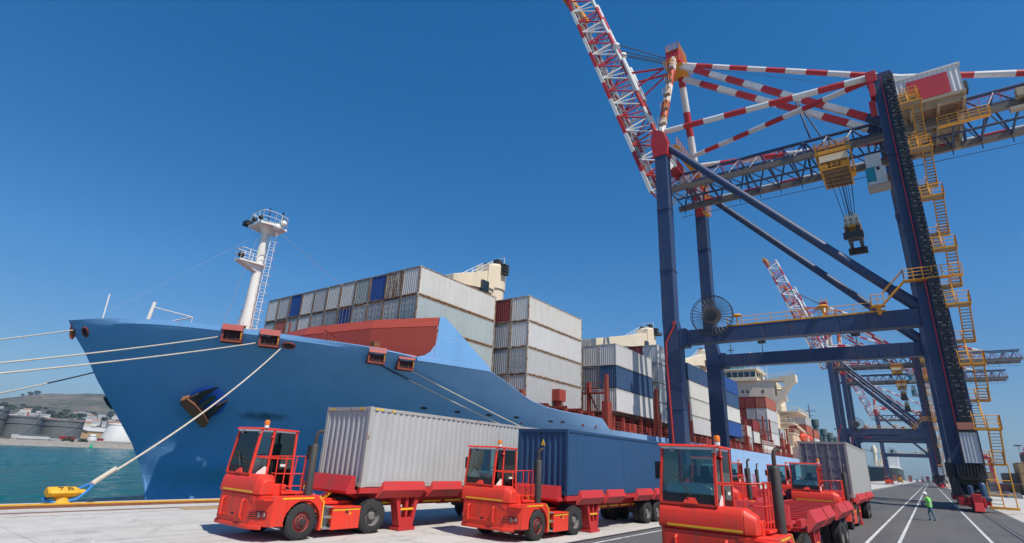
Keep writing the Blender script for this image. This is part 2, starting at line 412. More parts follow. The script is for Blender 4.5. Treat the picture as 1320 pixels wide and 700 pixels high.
# rusty cover plate set in the apron near the edge
b = MB(); b.box(-24.9, 11.1, .004, -24.0, 12.6, .016)
tag(b.build('cover_plate', plain('rusty_cover_plate', (.42,.27,.13), .8, vary=.4)), 'rusty tan steel cover plate set in the pale quay apron', 'cover plate')

def water():
    t = NT('harbour_water')
    a = t.noise(.02, 3, .5); fo = t.noise(1.5, 5, .75, sc=(1, .5, 1))
    c = t.mix(a, (.000,.085,.100,1), (.003,.115,.128,1))
    t.color(t.mix(t.math('MULTIPLY', t.ramp(t.noise(.5, 5, .7, sc=(1,.5,1)), .35, .7), .5), c, (.0,.035,.06,1))); t.set(.10, 0, .12); t.p.inputs['IOR'].default_value = 1.10  # darker ripple bands painted into the colour as wave shading
    w1 = t.noise(.55, 4, .6, sc=(1, .55, 1)); w2 = t.noise(2.4, 4, .65)
    t.bump(t.math('ADD', t.math('MULTIPLY', w1, 1.0), t.math('MULTIPLY', w2, .4)), .5, .5); return t.mat
b = MB(); b.add([(-6000,-4000,-3.75),(-26.5,-4000,-3.75),(-26.5,6000,-3.75),(-6000,6000,-3.75)], [(0,1,2,3)])
from mathutils import noise as mn
def wave(x, y):
    h_ = 0
    for k, a, dx, dy in ((.9,.085,.86,.5),(1.45,.055,.3,.95),(2.3,.034,-.5,.87),(3.3,.02,.95,-.3)):
        h_ += a*math.sin(k*(x*dx+y*dy)+4.5*mn.noise(Vector((x*.11, y*.11, k))))
    return h_*(.75+.6*mn.noise(Vector((x*.03, y*.03, 7))))-3.2
xs = []; x = -27.2
while x > -385: xs.append(x); x -= .55+.0035*(-27-x)
ys = [-14+i*.62 for i in range(265)]
v = [(x, y, wave(x, y)) for x in xs for y in ys]; n_ = len(ys)
b.add(v, [(i*n_+j, i*n_+j+1, (i+1)*n_+j+1, (i+1)*n_+j) for i in range(len(xs)-1) for j in range(n_-1)])
tag(b.build('water', water(), sharp=180), kind='structure')

# ------------------------------------------------------------------ far shore
SP, SDIR, SN = Vector((-361,73,0)), Vector((-.478,.878,0)), Vector((-.878,-.478,0))
def sh(s, w, z=0): p = SP+SDIR*s+SN*w; return (p.x, p.y, z)
from mathutils import noise as mn
b = MB()
for s0 in range(-420, 700, 3):
    pass
def grid(name, s0, s1, ns, ws, hf, mat):
    vs = []; fs = []
    for i in range(ns+1):
        s_ = s0+(s1-s0)*i/ns
        for w in ws: vs.append(sh(s_, w+hf(s_, w)[1], hf(s_, w)[0]))
    k = len(ws)
    for i in range(ns):
        for j in range(k-1): fs.append((i*k+j, (i+1)*k+j, (i+1)*k+j+1, i*k+j+1))
    mb = MB(); mb.add(vs, fs); return mb.build(name, mat, sharp=60)
def rocks_mat():
    t = NT('shore_rubble'); n = t.noise(.9, 5, .7); v = t.new('ShaderNodeTexVoronoi'); v.inputs['Scale'].default_value = .8
    t.link(t.tc.outputs['Object'], v.inputs[0])
    t.color(t.mix(n, t.mix(v.outputs['Color'], (.13,.115,.10,1), (.24,.21,.18,1)), (.38,.35,.30,1))); t.set(.95); t.bump(v.outputs['Distance'], .8, .5); return t.mat
def hrock(s, w):
    z = {0:-4.6, 2:-3.3, 4:-2.3, 6:-1.5, 8:-.9, 10:-.5, 13:-.4}[w]
    q = mn.noise(Vector((s*.45, w*.6, 3)))*1.0+mn.noise(Vector((s*1.3, w*1.1, 5)))*.5 if w < 13 else 0
    return (z+q, mn.noise(Vector((s*.4, w, 9)))*.9)
tag(grid('shore_rocks', -200, 500, 900, [0,2,4,6,8,10,13], hrock, rocks_mat()), kind='structure')
def hland(s, w):
    if w < 320: return (-.4+w*.008, 0)
    u = (w-320)/1300
    ridge = interp_(s, [(-900,75),(300,84),(1000,90),(1290,100),(1460,138),(1620,165),(2200,185),(3500,190)])
    z = 3+ridge*min(1, u)**.85*.98+mn.fractal(Vector((s*.004, w*.004, 1)), 1, 2, 5)*9*min(1, u*2)
    if w > 1620: z -= (w-1620)*.25
    return (z, 0)
def interp_(x, T):
    if x <= T[0][0]: return T[0][1]
    for (a, c), (d, e) in zip(T, T[1:]):
        if x <= d: return c+(e-c)*(x-a)/(d-a)
    return T[-1][1]
def hill_mat():
    t = NT('dry_scrub_hillside'); a = t.noise(.006, 6, .65); c_ = t.noise(.03, 5, .7)
    c = t.mix(t.ramp(a, .40, .60), (.080,.080,.055,1), (.185,.145,.105,1))
    c = t.mix(t.ramp(c_, .50, .62), c, (.045,.062,.032,1))
    t.color(c); t.set(1, 0, .1); return t.mat
tag(grid('hills', -900, 3500, 220, [13,60,120,320,400,480,560,640,720,800,900,1000,1100,1200,1300,1400,1500,1620,1800], hland, hill_mat()), kind='structure')
def hill_z(s, w): return hland(s, w)[0]

# town: small pale houses stepping up the slope
def house_mesh(i, wm, rm):
    b = MB(); w, d, h = 9+i*2, 8, 4.5+1.5*(i % 2)
    b.box(-w/2, -d/2, -3, w/2, d/2, h, 0)
    b.prism([(-d/2-.3, h), (d/2+.3, h), (0, h+1.9)], 'x', -w/2-.3, w/2+.3, 1)
    for k in range(-1, 2): b.box(k*w/3.4-.6, -d/2-.03, 1.2, k*w/3.4+.6, -d/2+.2, 2.7, 2)
    return b
hw = [plain('white_render', (.72,.70,.66), .8), plain('cream_render', (.60,.54,.44), .8), plain('grey_render', (.45,.44,.43), .8)]
hr = [plain('grey_roof', (.28,.27,.27), .8), plain('tile_roof', (.33,.17,.11), .8), plain('pale_roof', (.55,.54,.52), .8)]
protos = []
for i in range(3):
    o = house_mesh(i, 0, 0).build('hill_house', [hw[i], hr[i], M['window']])
    tag(o, ['small white house with grey roof among many on the far hillside', 'small cream house with tiled roof among many on the far hillside',
            'small grey house with pale roof among many on the far hillside'][i], 'house', 'houses on the far hillside')
    protos.append(o)
rng = random.Random(5)
for k in range(150):
    o = protos[k % 3] if k < 3 else protos[rng.choice((0,0,0,1,2))].copy()
    if k >= 3: COL.objects.link(o)
    w = rng.uniform(330, 900) if k % 3 else rng.uniform(330, 560); s_ = w*.80+rng.uniform(-150, 330)
    o.location = sh(s_, w, hill_z(s_, w)); o.rotation_euler = (0, 0, rng.uniform(-.4, .4)+1.1+(math.pi if rng.random() < .5 else 0))
    sc = rng.uniform(.8, 1.5); o.scale = (sc, sc, sc)
# trees of the slope: dark crowns in clumps
def tree_mesh():
    b = MB(); r = random.Random(3)
    for k in range(150):
        u = Vector((r.gauss(0,1), r.gauss(0,1), r.gauss(0,1))).normalized()*r.uniform(.4, 1)
        c = Vector((u.x*3.2, u.y*3.2, 4.6+u.z*2.2)); q = .75
        n = Vector((r.gauss(0,1), r.gauss(0,1), r.gauss(0,1))).normalized(); a = n.orthogonal().normalized(); d = n.cross(a)
        b.add([c+a*q, c+d*q, c-a*q, c-d*q], [(0,1,2,3)], 0)
    return b
lf = plain('dark_tree_foliage', (.035,.055,.025), .9, vary=.5)
bark = plain('tree_bark', (.10,.075,.05), .9)
tr0 = empty('hill_tree'); tag(tr0, 'dark bushy tree on the dry slope of the far hill', 'tree', 'trees on the far hill')
tree_mesh().build('crown', lf, tr0); b = MB(); b.tube((0,0,-1),(0,0,4.6),.35,6,0,.18); b.build('trunk', bark, tr0)
for k in range(130):
    o = tr0 if k == 0 else copy_tree(tr0)
    if k < 16: w = 1610; s_ = rng.uniform(1180, 1420)
    else: w = rng.uniform(340, 1100); s_ = w*.80+rng.uniform(-180, 340)
    o.location = sh(s_, w, hill_z(s_, w)-.8); sc = rng.uniform(.9, 2.2); o.scale = (sc*1.2, sc*1.2, sc)

# oil tanks
def tank(s0, s1, w, z0, z1, label, mat, shape='tank', group=None):
    cx = (s0+s1)/2; r = (s1-s0)/2; c = sh(cx, w)
    e = empty('storage_tank', (c[0], c[1], z0)); tag(e, label, 'tank', group); H = z1-z0
    b = MB()
    if shape == 'tank': prof = [(r, -1), (r, H), (r-.25, H), (r-.3, H-.6), (0.01, H-.35)]
    else: prof = [(r, -1), (r*.97, H*.25), (r*.80, H*.75), (r*.72, H), (r*.45, H+.7), (.01, H+.9)]
    b.lathe((0,0,0), prof, 48); b.build('shell', mat, e)
    b = MB()
    for h in ([H*.62, H*.93] if shape == 'tank' else [H*.98]):
        rr = r if shape == 'tank' else r*.73
        b.lathe((0,0,0), [(rr, h-.12), (rr+.35, h-.12), (rr+.35, h+.12), (rr, h+.12)], 48)
    b.build('wind_girder', mat, e)
    if shape == 'tank':
        b = MB(); k = 14; pts = [((r+.5)*math.cos(t), (r+.5)*math.sin(t), 1+H*.9*i/k) for i, t in enumerate([.35-.5+i*.06 for i in range(k+1)])]
        b.path(pts, .10, 5); b.rail([((r-.2)*math.cos(t), (r-.2)*math.sin(t), H) for t in [i*.35 for i in range(19)]], 1.1, 3, .06); b.build('spiral_stair', M['steel'], e)
    return e
tg = paint('grey_tank_paint', (.15,.155,.157), .6, (.06,.06,.06), .4, .12); tw = paint('white_tank_paint', (.70,.69,.65), .6, (.42,.38,.32), .35, .15)
tank(56, 82, 104, .8, 17.2, 'tall dark grey storage tank cut by the left edge of the picture', tg)
tank(76.5, 95, 90, .9, 13.6, 'dark grey storage tank in the middle, between the tall one and the free standing one', tg)
tank(102.5, 126, 90, 1.4, 13.0, 'dark grey storage tank standing free of the others, nearest the ship', tg)
tank(90, 110, 30, .3, 11.3, 'broad white storage tank with sloping sides just left of the bow', tw, 'cone')
tank(72.5, 77.8, 25, .3, 3.4, 'little white storage tank beside the tan shed', tw, 'cone')
# tan shed
e = empty('warehouse', sh(210, 160, 1)); e.rotation_euler = (0, 0, math.atan2(SDIR.y, SDIR.x)); tag(e, 'long tan warehouse with low pale roof behind the small white tank', 'warehouse')
b = MB(); b.prism([(-14,-1),(14,-1),(14,6.2),(0,9.2),(-14,6.2)], 'x', -18, 22); b.build('wall', plain('tan_cladding', (.62,.40,.20), .7), e)
b = MB(); b.prism([(-14.6,6.2),(0,9.3),(14.6,6.2),(14.6,6.6),(0,9.75),(-14.6,6.6)], 'x', -19, 23); b.build('roof', plain('pale_metal_roof', (.60,.58,.54), .6), e)
# low sheds, pipes and a wall behind the rocks
wl_ = MB()
for s0, s1, w, z0, h in ((40,150,16,.6,1.1), ):
    p = Vector(sh(s0, w, z0)); q = Vector(sh(s1, w, z0)); wl_.beam(p+Vector((0,0,h/2-1.1)), q+Vector((0,0,h/2-1.1)), .5, h)
tag(wl_.build('shore_wall', M['conc2']), 'low pale wall along the top of the far rubble shore', 'wall')
for k, (s0, s1, w, h, c, lab) in enumerate(((40,58,40,2.4,'crane_white','long low white shed under the grey storage tanks'), (84,93,34,2.2,'crane_red','low shed with a red front between tank and shore wall'),
      (60,66,30,2.6,'crane_red','small red brown hut below the middle grey tank'), (120,190,44,2.0,'steel','long low grey shed behind the broad white tank'), (66,104,48,1.6,'crane_white','long thin pipe bridge housing under the free standing tank'))):
    b = MB(); p = Vector(sh(s0, w, -.4)); q = Vector(sh(s1, w, -.4)); b.beam(p+Vector((0,0,h/2)), q+Vector((0,0,h/2)), 5, h, 0); b.beam(p+Vector((0,0,h+.15)), q+Vector((0,0,h+.15)), 5.6, .3, 1)
    tag(b.build('shore_shed', [M[c], M['steel']]), lab, 'shed')
e = empty('light_mast', sh(112.5, 120, 2)); tag(e, 'thin mast with a red top rising behind the free standing grey tank', 'mast')
b = MB(); b.tube((0,0,0),(0,0,14),.2,6); b.build('pole', M['steel'], e); b = MB(); b.tube((0,0,12.6),(0,0,15.4),.5,6); b.build('marker', M['crane_red'], e)
e = empty('channel_marker', sh(44.5, -6, -3)); tag(e, 'small green channel marker in the water before the rocks', 'marker')
b = MB(); b.lathe((0,0,0), [(1.1,-1),(1.1,.4),(.5,.6),(.35,2.4),(.05,3.0)], 12); b.build('buoy', plain('green_buoy_paint', (.02,.42,.22), .5), e)
def bush(s_, w, r, label):
    b = MB(); q = random.Random(int(s_))
    for k in range(260):
        u = Vector((q.gauss(0,1), q.gauss(0,1), abs(q.gauss(0,.7)))).normalized()*q.uniform(.5, 1)
        c = Vector((u.x*r*1.5, u.y*r*1.5, u.z*r)); a = Vector((q.gauss(0,1), q.gauss(0,1), q.gauss(0,1))).normalized(); d = a.orthogonal().normalized()
        b.add([c+a*.4, c+d*.4, c-a*.4, c-d*.4], [(0,1,2,3)])
    o = b.build('shrub', plain('shrub_foliage', (.05,.075,.03), .9, vary=.4), loc=sh(s_, w, -.5)); tag(o, label, 'shrub')
bush(47.5, 13, 2.2, 'bigger green shrub on the rubble shore below the grey tanks'); bush(57, 13, 1.7, 'lower dull green shrub on the rubble shore, right of the bigger one')

# ------------------------------------------------------------------ containers
CW = 2.438
def corr(L, p=.278, d=.036):
    """trapezoid wave along a length: list of (u, depth)"""
    n = max(1, int(L/p)); p = L/n; o = []
    for i in range(n):
        u = i*p; o += [(u, 0), (u+p*.26, 0), (u+p*.5, d), (u+p*.76, d)]
    o.append((L, 0)); return o
def cont_parts(L, H, doors=False):
    """meshes of one container, blind end at local -Y (doors: door end at -Y)"""
    p = MB(); z0, z1 = .16, H-.11
    for sx in (-1, 1):
        prof = corr(L-.24); k = len(prof); v = []
        for z in (z0, z1):
            for u, d in prof: v.append((sx*(CW/2-.012-d), .12+u, z))
        p.add(v, [(i, i+1, k+i+1, k+i) for i in range(k-1)])
    for yy, sg, on in ((.03, 1, not doors), (L-.03, -1, True)):
        if not on: continue
        prof = corr(CW-.24, .25, .046); k = len(prof); v = []
        for z in (z0, z1):
            for u, d in prof: v.append((-CW/2+.12+u, yy+sg*d, z))
        p.add(v, [(i, i+1, k+i+1, k+i) for i in range(k-1)])
    prof = corr(L-.2, .3, .02); k = len(prof); v = []
    for x in (-CW/2+.06, CW/2-.06):
        for u, d in prof: v.append((x, .1+u, H-.02-d))
    p.add(v, [(i, i+1, k+i+1, k+i) for i in range(k-1)])
    p.box(-CW/2+.06, .06, .12, CW/2-.06, L-.06, .15)
    f = MB()
    for x in (-CW/2, CW/2-.12):
        for y in (0, L-.14): f.box(x, y, .11, x+.12, y+.14, H-.11)
        f.box(x+(.0 if x < 0 else .04), .14, .02, x+(.08 if x < 0 else .12), L-.14, .16); f.box(x+(.002 if x < 0 else .06), .14, H-.11, x+(.06 if x < 0 else .118), L-.14, H-.005)
    for y in (.002, L-.122):
        f.box(-CW/2+.12, y, .03, CW/2-.12, y+.12, .165); f.box(-CW/2+.12, y, H-.12, CW/2-.12, y+.12, H-.004)
    c = MB()
    for x in (-CW/2-.004, CW/2-.160):
        for y in (-.004, L-.176):
            for z in (0, H-.115): c.box(x, y, z, x+.164, y+.18, z+.118)
    dr = lb = None
    if doors:
        dr = []
        for s in (-1, 1):
            d = MB(); x0, x1 = (-CW/2+.13, -.008) if s < 0 else (.008, CW/2-.13)
            d.box(x0, .05, .17, x1, .075, H-.125)
            for i in range(5):
                zz = .17+(H-.295)*i/4; d.box(x0+.02, .028, zz-.05+(.05 if i == 0 else 0), x1-.02, .05, zz+.05-(.05 if i == 4 else 0))
            for xx in (x0, x1-.07): d.box(xx, .026, .18, xx+.07, .048, H-.135)
            r = MB()
            for t in (.28, .74):
                xx = x0+(x1-x0)*t; r.tube((xx, .005, .12), (xx, .005, H-.08), .021, 6)
                for zz in (.2, .75, 1.5, H-.35): r.box(xx-.05, -.012, zz, xx+.05, .03, zz+.07)
                r.box(xx-.02, -.02, 1.05, xx+.32, .005, 1.10)
            dr.append((d, r))
    return p, f, c, dr
MESHC = {}
def make_container(L, H, doors, color, rust, loc, detail=True, rz=0, mark=None):
    key = (L, H, doors, detail)
    if key not in MESHC:
        p, f, c, dr = cont_parts(L, H, doors)
        if detail:
            r = empty('shipping_container')
            p.build('wall_panels', M['cont'], r, sharp=25)
        else: r = p.build('shipping_container', M['cont'], sharp=25)
        f.build('frame', M['contf'], r)
        if detail:
            for x in (-CW/2-.004, CW/2-.160):
                for y in (-.004, L-.176):
                    for z in (0, H-.115):
                        q = MB(); q.box(x, y, z, x+.164, y+.18, z+.118); q.build('corner_casting', M['contf'], r, bevel=.012)
        else: c.build('corner_castings', M['contf'], r)
        if dr:
            for d, b in dr:
                do = d.build('door', M['cont'], r)
                b.build('locking_bars', M['steel'], do)
        MESHC[key] = r
        o = r
    else: o = copy_tree(MESHC[key])
    o.location = loc; o.rotation_euler = (0, 0, rz)
    paint_tree(o, (*color, rust))
    return o

# ------------------------------------------------------------------ terminal tractor (front at local -Y, origin on the ground at the front)
def make_tractor():
    T = empty('terminal_tractor')
    def part(name, b, m, bevel=0, parent=None, **k): return b.build(name, m, parent or T, bevel=bevel, **k)
    R = M['red']
    # lower body: bumper block with chamfered right corner, deck, arched side skirts
    plan = [(-1.25,.10),(-1.15,-.02),(.55,-.02),(.72,.0),(1.25,.30),(1.25,.74),(-1.25,.74)]
    b = MB(); b.prism(plan, 'z', .40, 1.20)
    arch = [(1.3+.60*math.cos(t), .47+.60*math.sin(t)) for t in [math.pi*(1-k/12) for k in range(13)]]
    side = [(.742,.40),(.742,1.20),(1.78,1.20),(1.98,1.02),(2.0,.22),(1.90,.22)]+arch[::-1]
    for x0, x1 in ((1.10,1.25),(-1.25,-1.10)): b.prism(side, 'x', x0, x1)
    b.box(-1.098, .742, 1.06, 1.098, 1.86, 1.198)
    part('body', b, R, .018)
    b = MB(); lip = [(-1.27,.08),(-1.17,-.06),(.55,-.06),(.74,-.03),(1.02,.14),(1.0,.2),(-1.2,.2)]
    b.prism(lip, 'z', .32, .43); part('bumper', b, R, .02)
    b = MB(); b.box(-1.14,-.034,.50,.44,-.02,1.10); b.prism([(-.02,.62),(-.06,.62),(-.06,.58)], 'x', -1, .3); part('front_panel', b, R, .01)
    for x in (-.86, .26):
        b = MB(); b.path([(x,-.02,1.06),(x,-.09,1.02),(x,-.10,.6),(x,-.02,.54)], .035, 7); part('grab_handle', b, R)
    b = MB(); b.box(-.32,-.05,.60,-.18,-.03,.68); part('tow_eye', b, M['black'])
    # headlights in dark recesses
    for sgn, x0, y0, x1, y1 in ((1,.66,-.035,1.12,.225),(-1,-1.235,.075,-1.14,-.03)):
        b = MB(); d = Vector((x1-x0, y1-y0, 0)); n = Vector((d.y, -d.x, 0)).normalized()*(.012 if sgn > 0 else -.012)
        P = lambda t, z, k=1: Vector((x0, y0, z))+d*t+n*k
        b.add([P(0,.60), P(1,.60), P(1,.80), P(0,.80)], [(0,1,2,3)], 0)
        for i in range(4): b.beam(P(.03,.625+i*.05,1.5), P(.97,.625+i*.05,1.5), .012, .012, 1)
        h = part('headlight', b, [M['black'], R])
        b = MB(); b.lathe(P(.55,.70,2), [(.075,-.01),(.075,.02),(.05,.03),(.01,.034)], 12, 0, 'y'); b.lathe(P(.85,.70,2), [(.055,-.01),(.055,.02),(.01,.028)], 12, 0, 'y')
        b.build('lens', M['lamp'], h)
    b = MB(); b.box(.80,.0,1.09,1.256,.29,1.13); b.box(.5, -.032, 1.10, .98, -.02, 1.14); part('trim_strip', b, R)
    # yellow tape
    b = MB(); b.box(1.2505,.56,1.115,1.256,1.60,1.155); b.prism([(1.79,1.19),(1.985,1.01),(2.005,.30),(1.97,.30),(1.95,1.0),(1.77,1.16)], 'x', 1.2505, 1.256); b.box(-1.05,-.052,1.262,.62,-.04,1.305)
    part('reflective_stripe', b, M['stripe'])
    # hood
    hp = [(-.03,1.212),(-.045,1.30),(.0,1.58),(.05,1.69),(.12,1.745),(.48,1.745),(.55,1.65),(.60,1.212)]
    b = MB(); b.prism(hp, 'x', -1.27, .66)
    n = len(hp); e0 = [(.66, y, z) for y, z in hp]; e1 = [(.90, .06+(y*.7), 1.212+(z-1.212)*.72) for y, z in hp]
    b.add(e0+e1, [(i, (i+1) % n, n+(i+1) % n, n+i) for i in range(n)]+[tuple(range(n, 2*n))])
    part('hood', b, R, .035)
    # cab: floor tub, pillars, roof, panes
    xl, xr = -1.22, .08
    b = MB(); b.box(xl, .10, 1.26, xr, 1.44, 1.32); b.box(xl, 1.40, 1.26, xr, 1.46, 1.95); part('cab_floor', b, M['dark'])
    b = MB(); s = .028
    A = {'fl0':(xl,.06,1.74),'fl1':(xl+.03,.20,3.02),'fr0':(xr,.06,1.74),'fr1':(xr-.01,.20,3.02),'b0':(xr,.58,1.33),'b1':(xr-.01,.62,3.02),'rr0':(xr,1.44,1.33),'rr1':(xr-.02,1.40,3.0),'rl0':(xl,1.44,1.33),'rl1':(xl+.03,1.40,3.0)}
    for p, q in (('fl0','fl1'),('fr0','fr1'),('b0','b1'),('rr0','rr1'),('rl0','rl1')): b.beam(A[p], A[q], .06, .07, up=(0,1,0))
    b.beam(A['fr0'], (xr,.58,1.33), .05, .05); b.beam((xr,.60,2.20), (xr,1.44,2.20), .03, .04); b.beam((xr, .12, 2.24), (xr, .60, 2.20), .03, .04)
    b.beam(A['fl0'], A['fr0'], .05, .05); part('cab_frame', b, R)
    b = MB(); b.prism([(.10,3.02),(.14,3.075),(1.42,3.055),(1.48,3.0)], 'x', xl-.05, xr+.05); part('roof', b, R, .012)
    b = MB(); b.box(xl, .16, 2.96, xr, 1.42, 3.018); part('roof_lining', b, M['lit_trim'])  # lining kept pale as a reflector to brighten the cab
    def pane(name, pts):
        b = MB(); P = [Vector(p) for p in pts]; nn = (P[1]-P[0]).cross(P[2]-P[0]).normalized()*.006
        v = [p+nn for p in P]+[p-nn for p in P]; k = len(P)
        b.add(v, [tuple(range(k)), tuple(range(k, 2*k))[::-1]]+[(i, k+i, k+(i+1) % k, (i+1) % k) for i in range(k)])
        return part(name, b, M['glass'])
    pane('windscreen', [(xl+.03,.075,1.98),(xr-.03,.075,1.98),(xr-.03,.195,2.96),(xl+.05,.195,2.96)])
    pane('side_window', [(xr,.14,1.78),(xr,.57,1.62),(xr-.01,.60,2.96),(xr-.01,.23,2.96)])
    pane('rear_window', [(xl+.03,1.43,1.96),(xr-.03,1.43,1.96),(xr-.03,1.40,2.96),(xl+.05,1.40,2.96)])
    pane('side_window', [(xl,.12,1.78),(xl,1.40,1.50),(xl+.02,1.37,2.96),(xl+.02,.23,2.96)])
    dp = pane('door_pane', [(xr+.002,.65,1.40),(xr+.002,1.40,1.40),(xr-.012,1.36,2.96),(xr-.012,.66,2.96)])
    b = MB(); b.box(xr-.012, 1.0, 1.96, xr+.014, 1.2, 2.03); b.build('door_label', M['white'], dp)
    b = MB(); b.box(xr-.02,.66,1.34,xr+.012,1.40,1.40); b.tube((xr+.03,.72,1.5),(xr+.03,.72,2.1),.014,6); b.build('door_rail', M['black'], dp)
    b = MB(); b.prism([(.16,1.70),(.56,1.70),(.56,1.92),(.50,1.97)], 'x', xr-.01, xr+.012); part('white_side_panel', b, M['white'])
    b = MB(); b.box(xl+.02,.07,1.75,xr-.02,.085,1.975); part('windscreen_surround', b, M['black'])
    # interior
    b = MB(); b.prism([(.10,1.76),(.11,1.97),(.20,2.12),(.36,2.22),(.60,2.18),(.62,1.5),(.12,1.5)], 'x', xl+.10, xr-.10); part('dashboard', b, M['lit_trim'], .06)  # raised and whitened so it looks sunlit behind the glass
    b = MB(); b.box(-.75,.78,1.5,-.25,1.22,1.68); b.box(-.75,1.15,1.66,-.25,1.32,2.35); b.box(-.62,1.2,2.35,-.38,1.3,2.6); b.box(-.65,.85,1.3,-.35,1.15,1.5); part('seat', b, M['black'], .05)
    b = MB(); c = Vector((-.5,.62,2.16)); q = [c+Vector((.2*math.cos(t), .12*math.sin(t), .16*math.sin(t))) for t in [2*math.pi*i/18 for i in range(19)]]; b.path(q, .018, 5); b.tube(c, (-.5,.45,1.9), .03, 6); part('steering_wheel', b, M['black'])
    b = MB(); b.prism([(.02,1.76),(.06,1.76),(.09,1.94)], 'x', -.68, -.34); b.v = [((x if z < 1.8 else (-.51+(x+.51)*.45)), y, z) for x, y, z in b.v]; part('wiper_cover', b, R)
    b = MB(); b.path([(-.5,.04,1.93),(-.62,.055,2.1),(-.80,.10,2.34)], .012, 5); b.tube((-.92,.10,2.36),(-.66,.085,2.24),.012,5); part('wiper', b, M['black'])
    # beacon
    b = MB(); b.lathe((.12,.30,3.07), [(.07,0),(.07,.08),(.03,.09),(.03,.11)], 12); bc = part('beacon', b, M['white'])
    b = MB(); b.lathe((.12,.30,3.16), [(.078,0),(.078,.10),(.06,.135),(.01,.14)], 14); b.build('lens', M['beacon'], bc)
    b = MB(); b.ball((xr+.03,.56,2.80), .055, 0); part('marker_lamp', b, M['lamp_red'])
    b = MB(); b.box(-.98,.12,2.9,-.86,.16,2.97); b.box(.02,.12,2.9,.14,.16,2.97); part('work_lamp', b, M['steel'])
    for x, y, z in ((-1.33,.20,2.45),(1.04,1.30,2.42)):
        b = MB(); b.box(x-.065,y-.02,z-.20,x+.065,y+.05,z+.20); b.path([(x+(.09 if x < 0 else -.05),y+.02,z+.1),((xl if x < 0 else 1.0),y+(.08 if x < 0 else -.06),z+(.25 if x < 0 else -.12))], .014, 5); part('mirror', b, M['black'], .02)
    # control box on the right deck with warning sign
    b = MB(); b.prism([(.42,1.20),(.44,1.46),(.50,1.50),(.78,1.50),(.80,1.20)], 'x', .52, .93)
    for i in range(3):
        for j in range(2): b.ball((.60+i*.13, .425+.02*j-.005, 1.30+j*.1), .022, 1)
    cb = part('control_box', b, [R, M['steel']], .012)
    b = MB(); b.prism([(.78,1.27),(.90,1.27),(.84,1.38)], 'y', .415, .428); b.build('warning_sign', M['stripe'], cb)
    # access platform and railings
    b = MB(); b.box(.12,.62,1.24,1.04,1.36,1.30); part('platform', b, R, .01)
    b = MB(); r = .018
    def rp(*pts): b.path(pts, r, 6)
    rp((.10,.16,2.24),(.80,.20,2.26),(1.0,.34,2.28),(1.0,1.24,2.30),(1.0,1.24,1.30)); rp((.80,.34,1.80),(1.0,.40,1.80),(1.0,1.24,1.80)); rp((.10,.60,1.46),(1.0,.60,1.46),(1.0,1.24,1.46))
    rp((1.0,.62,2.28),(1.0,.62,1.30)); rp((1.0,.96,2.28),(1.0,.90,1.30)); rp((.12,.62,2.22),(.52,.62,2.26),(.58,.62,1.3)); rp((1.0,1.24,2.30),(.8,1.42,2.30),(.8,1.42,1.2))
    part('railing', b, R)
    # exhaust stack
    b = MB(); b.lathe((1.10,1.44,1.16), [(.115,0),(.118,.02),(.118,1.46),(.085,1.52)], 16); ex = part('exhaust', b, plain('burnt_exhaust_steel', (.075,.068,.062), .6, .3, vary=.3))
    b = MB(); b.path([(1.10,1.44,2.62),(1.10,1.44,2.90),(1.11,1.46,3.0),(1.14,1.54,3.06),(1.17,1.62,3.06)], .05, 9); b.build('exhaust_tip', plain('sooty_brown_pipe', (.06,.038,.03), .7), ex)
    # frame, step, battery box, fifth wheel
    b = MB()
    for x in (-.5, .42): b.box(x,.75,.62,x+.10,4.75,.92)
    b.box(-.95,2.02,.88,.62,3.42,.96); b.box(-.4,2.2,.96,.3,3.1,1.02); b.box(-1.22,2.1,.40,-.7,3.3,.86); part('chassis', b, R, .01)
    b = MB(); b.tube((-1.0,1.3,.47),(1.0,1.3,.47),.08,8); b.tube((-1.0,3.95,.52),(1.0,3.95,.52),.12,8); b.ball((0,3.95,.52), .25); b.tube((0,1.2,.6),(0,3.9,.56),.06,8); b.box(-1.0,.85,.45,1.0,1.8,.62); part('axles', b, M['dark'])
    b = MB()
    for z, y0 in ((.24,2.02),(.55,2.05),(.84,2.10)): b.box(.72,y0,z,1.24,2.33,z+.035)
    b.box(1.05,2.06,.24,1.08,2.33,.87); part('step', b, M['steel'])
    b = MB(); b.box(.66,2.345,.20,1.23,3.42,.80); b.box(.64,2.34,.80,1.255,3.43,.845); bb = part('battery_box', b, R, .014)
    b = MB(); b.box(1.2305,2.36,.745,1.234,3.41,.785); b.prism([(2.98,.62),(3.07,.62),(3.025,.70)], 'x', 1.2305, 1.235); b.box(.80,2.34,.50,1.16,2.3435,.62); b.build('warning_tape', M['stripe'], bb)
    b = MB(); b.box(1.232,2.84,.66,1.245,2.92,.735); b.box(1.1,2.30,.24,1.2,2.345,.36); b.build('latch', M['black'], bb)
    b = MB(); b.lathe((0,3.9,1.08), [(.48,0),(.50,.06),(.40,.10),(.12,.10),(.1,.06)], 20); b.box(-.35,3.1,.92,-.2,4.1,1.06); b.box(.2,3.1,.92,.35,4.1,1.06); part('fifth_wheel', b, M['dark'])
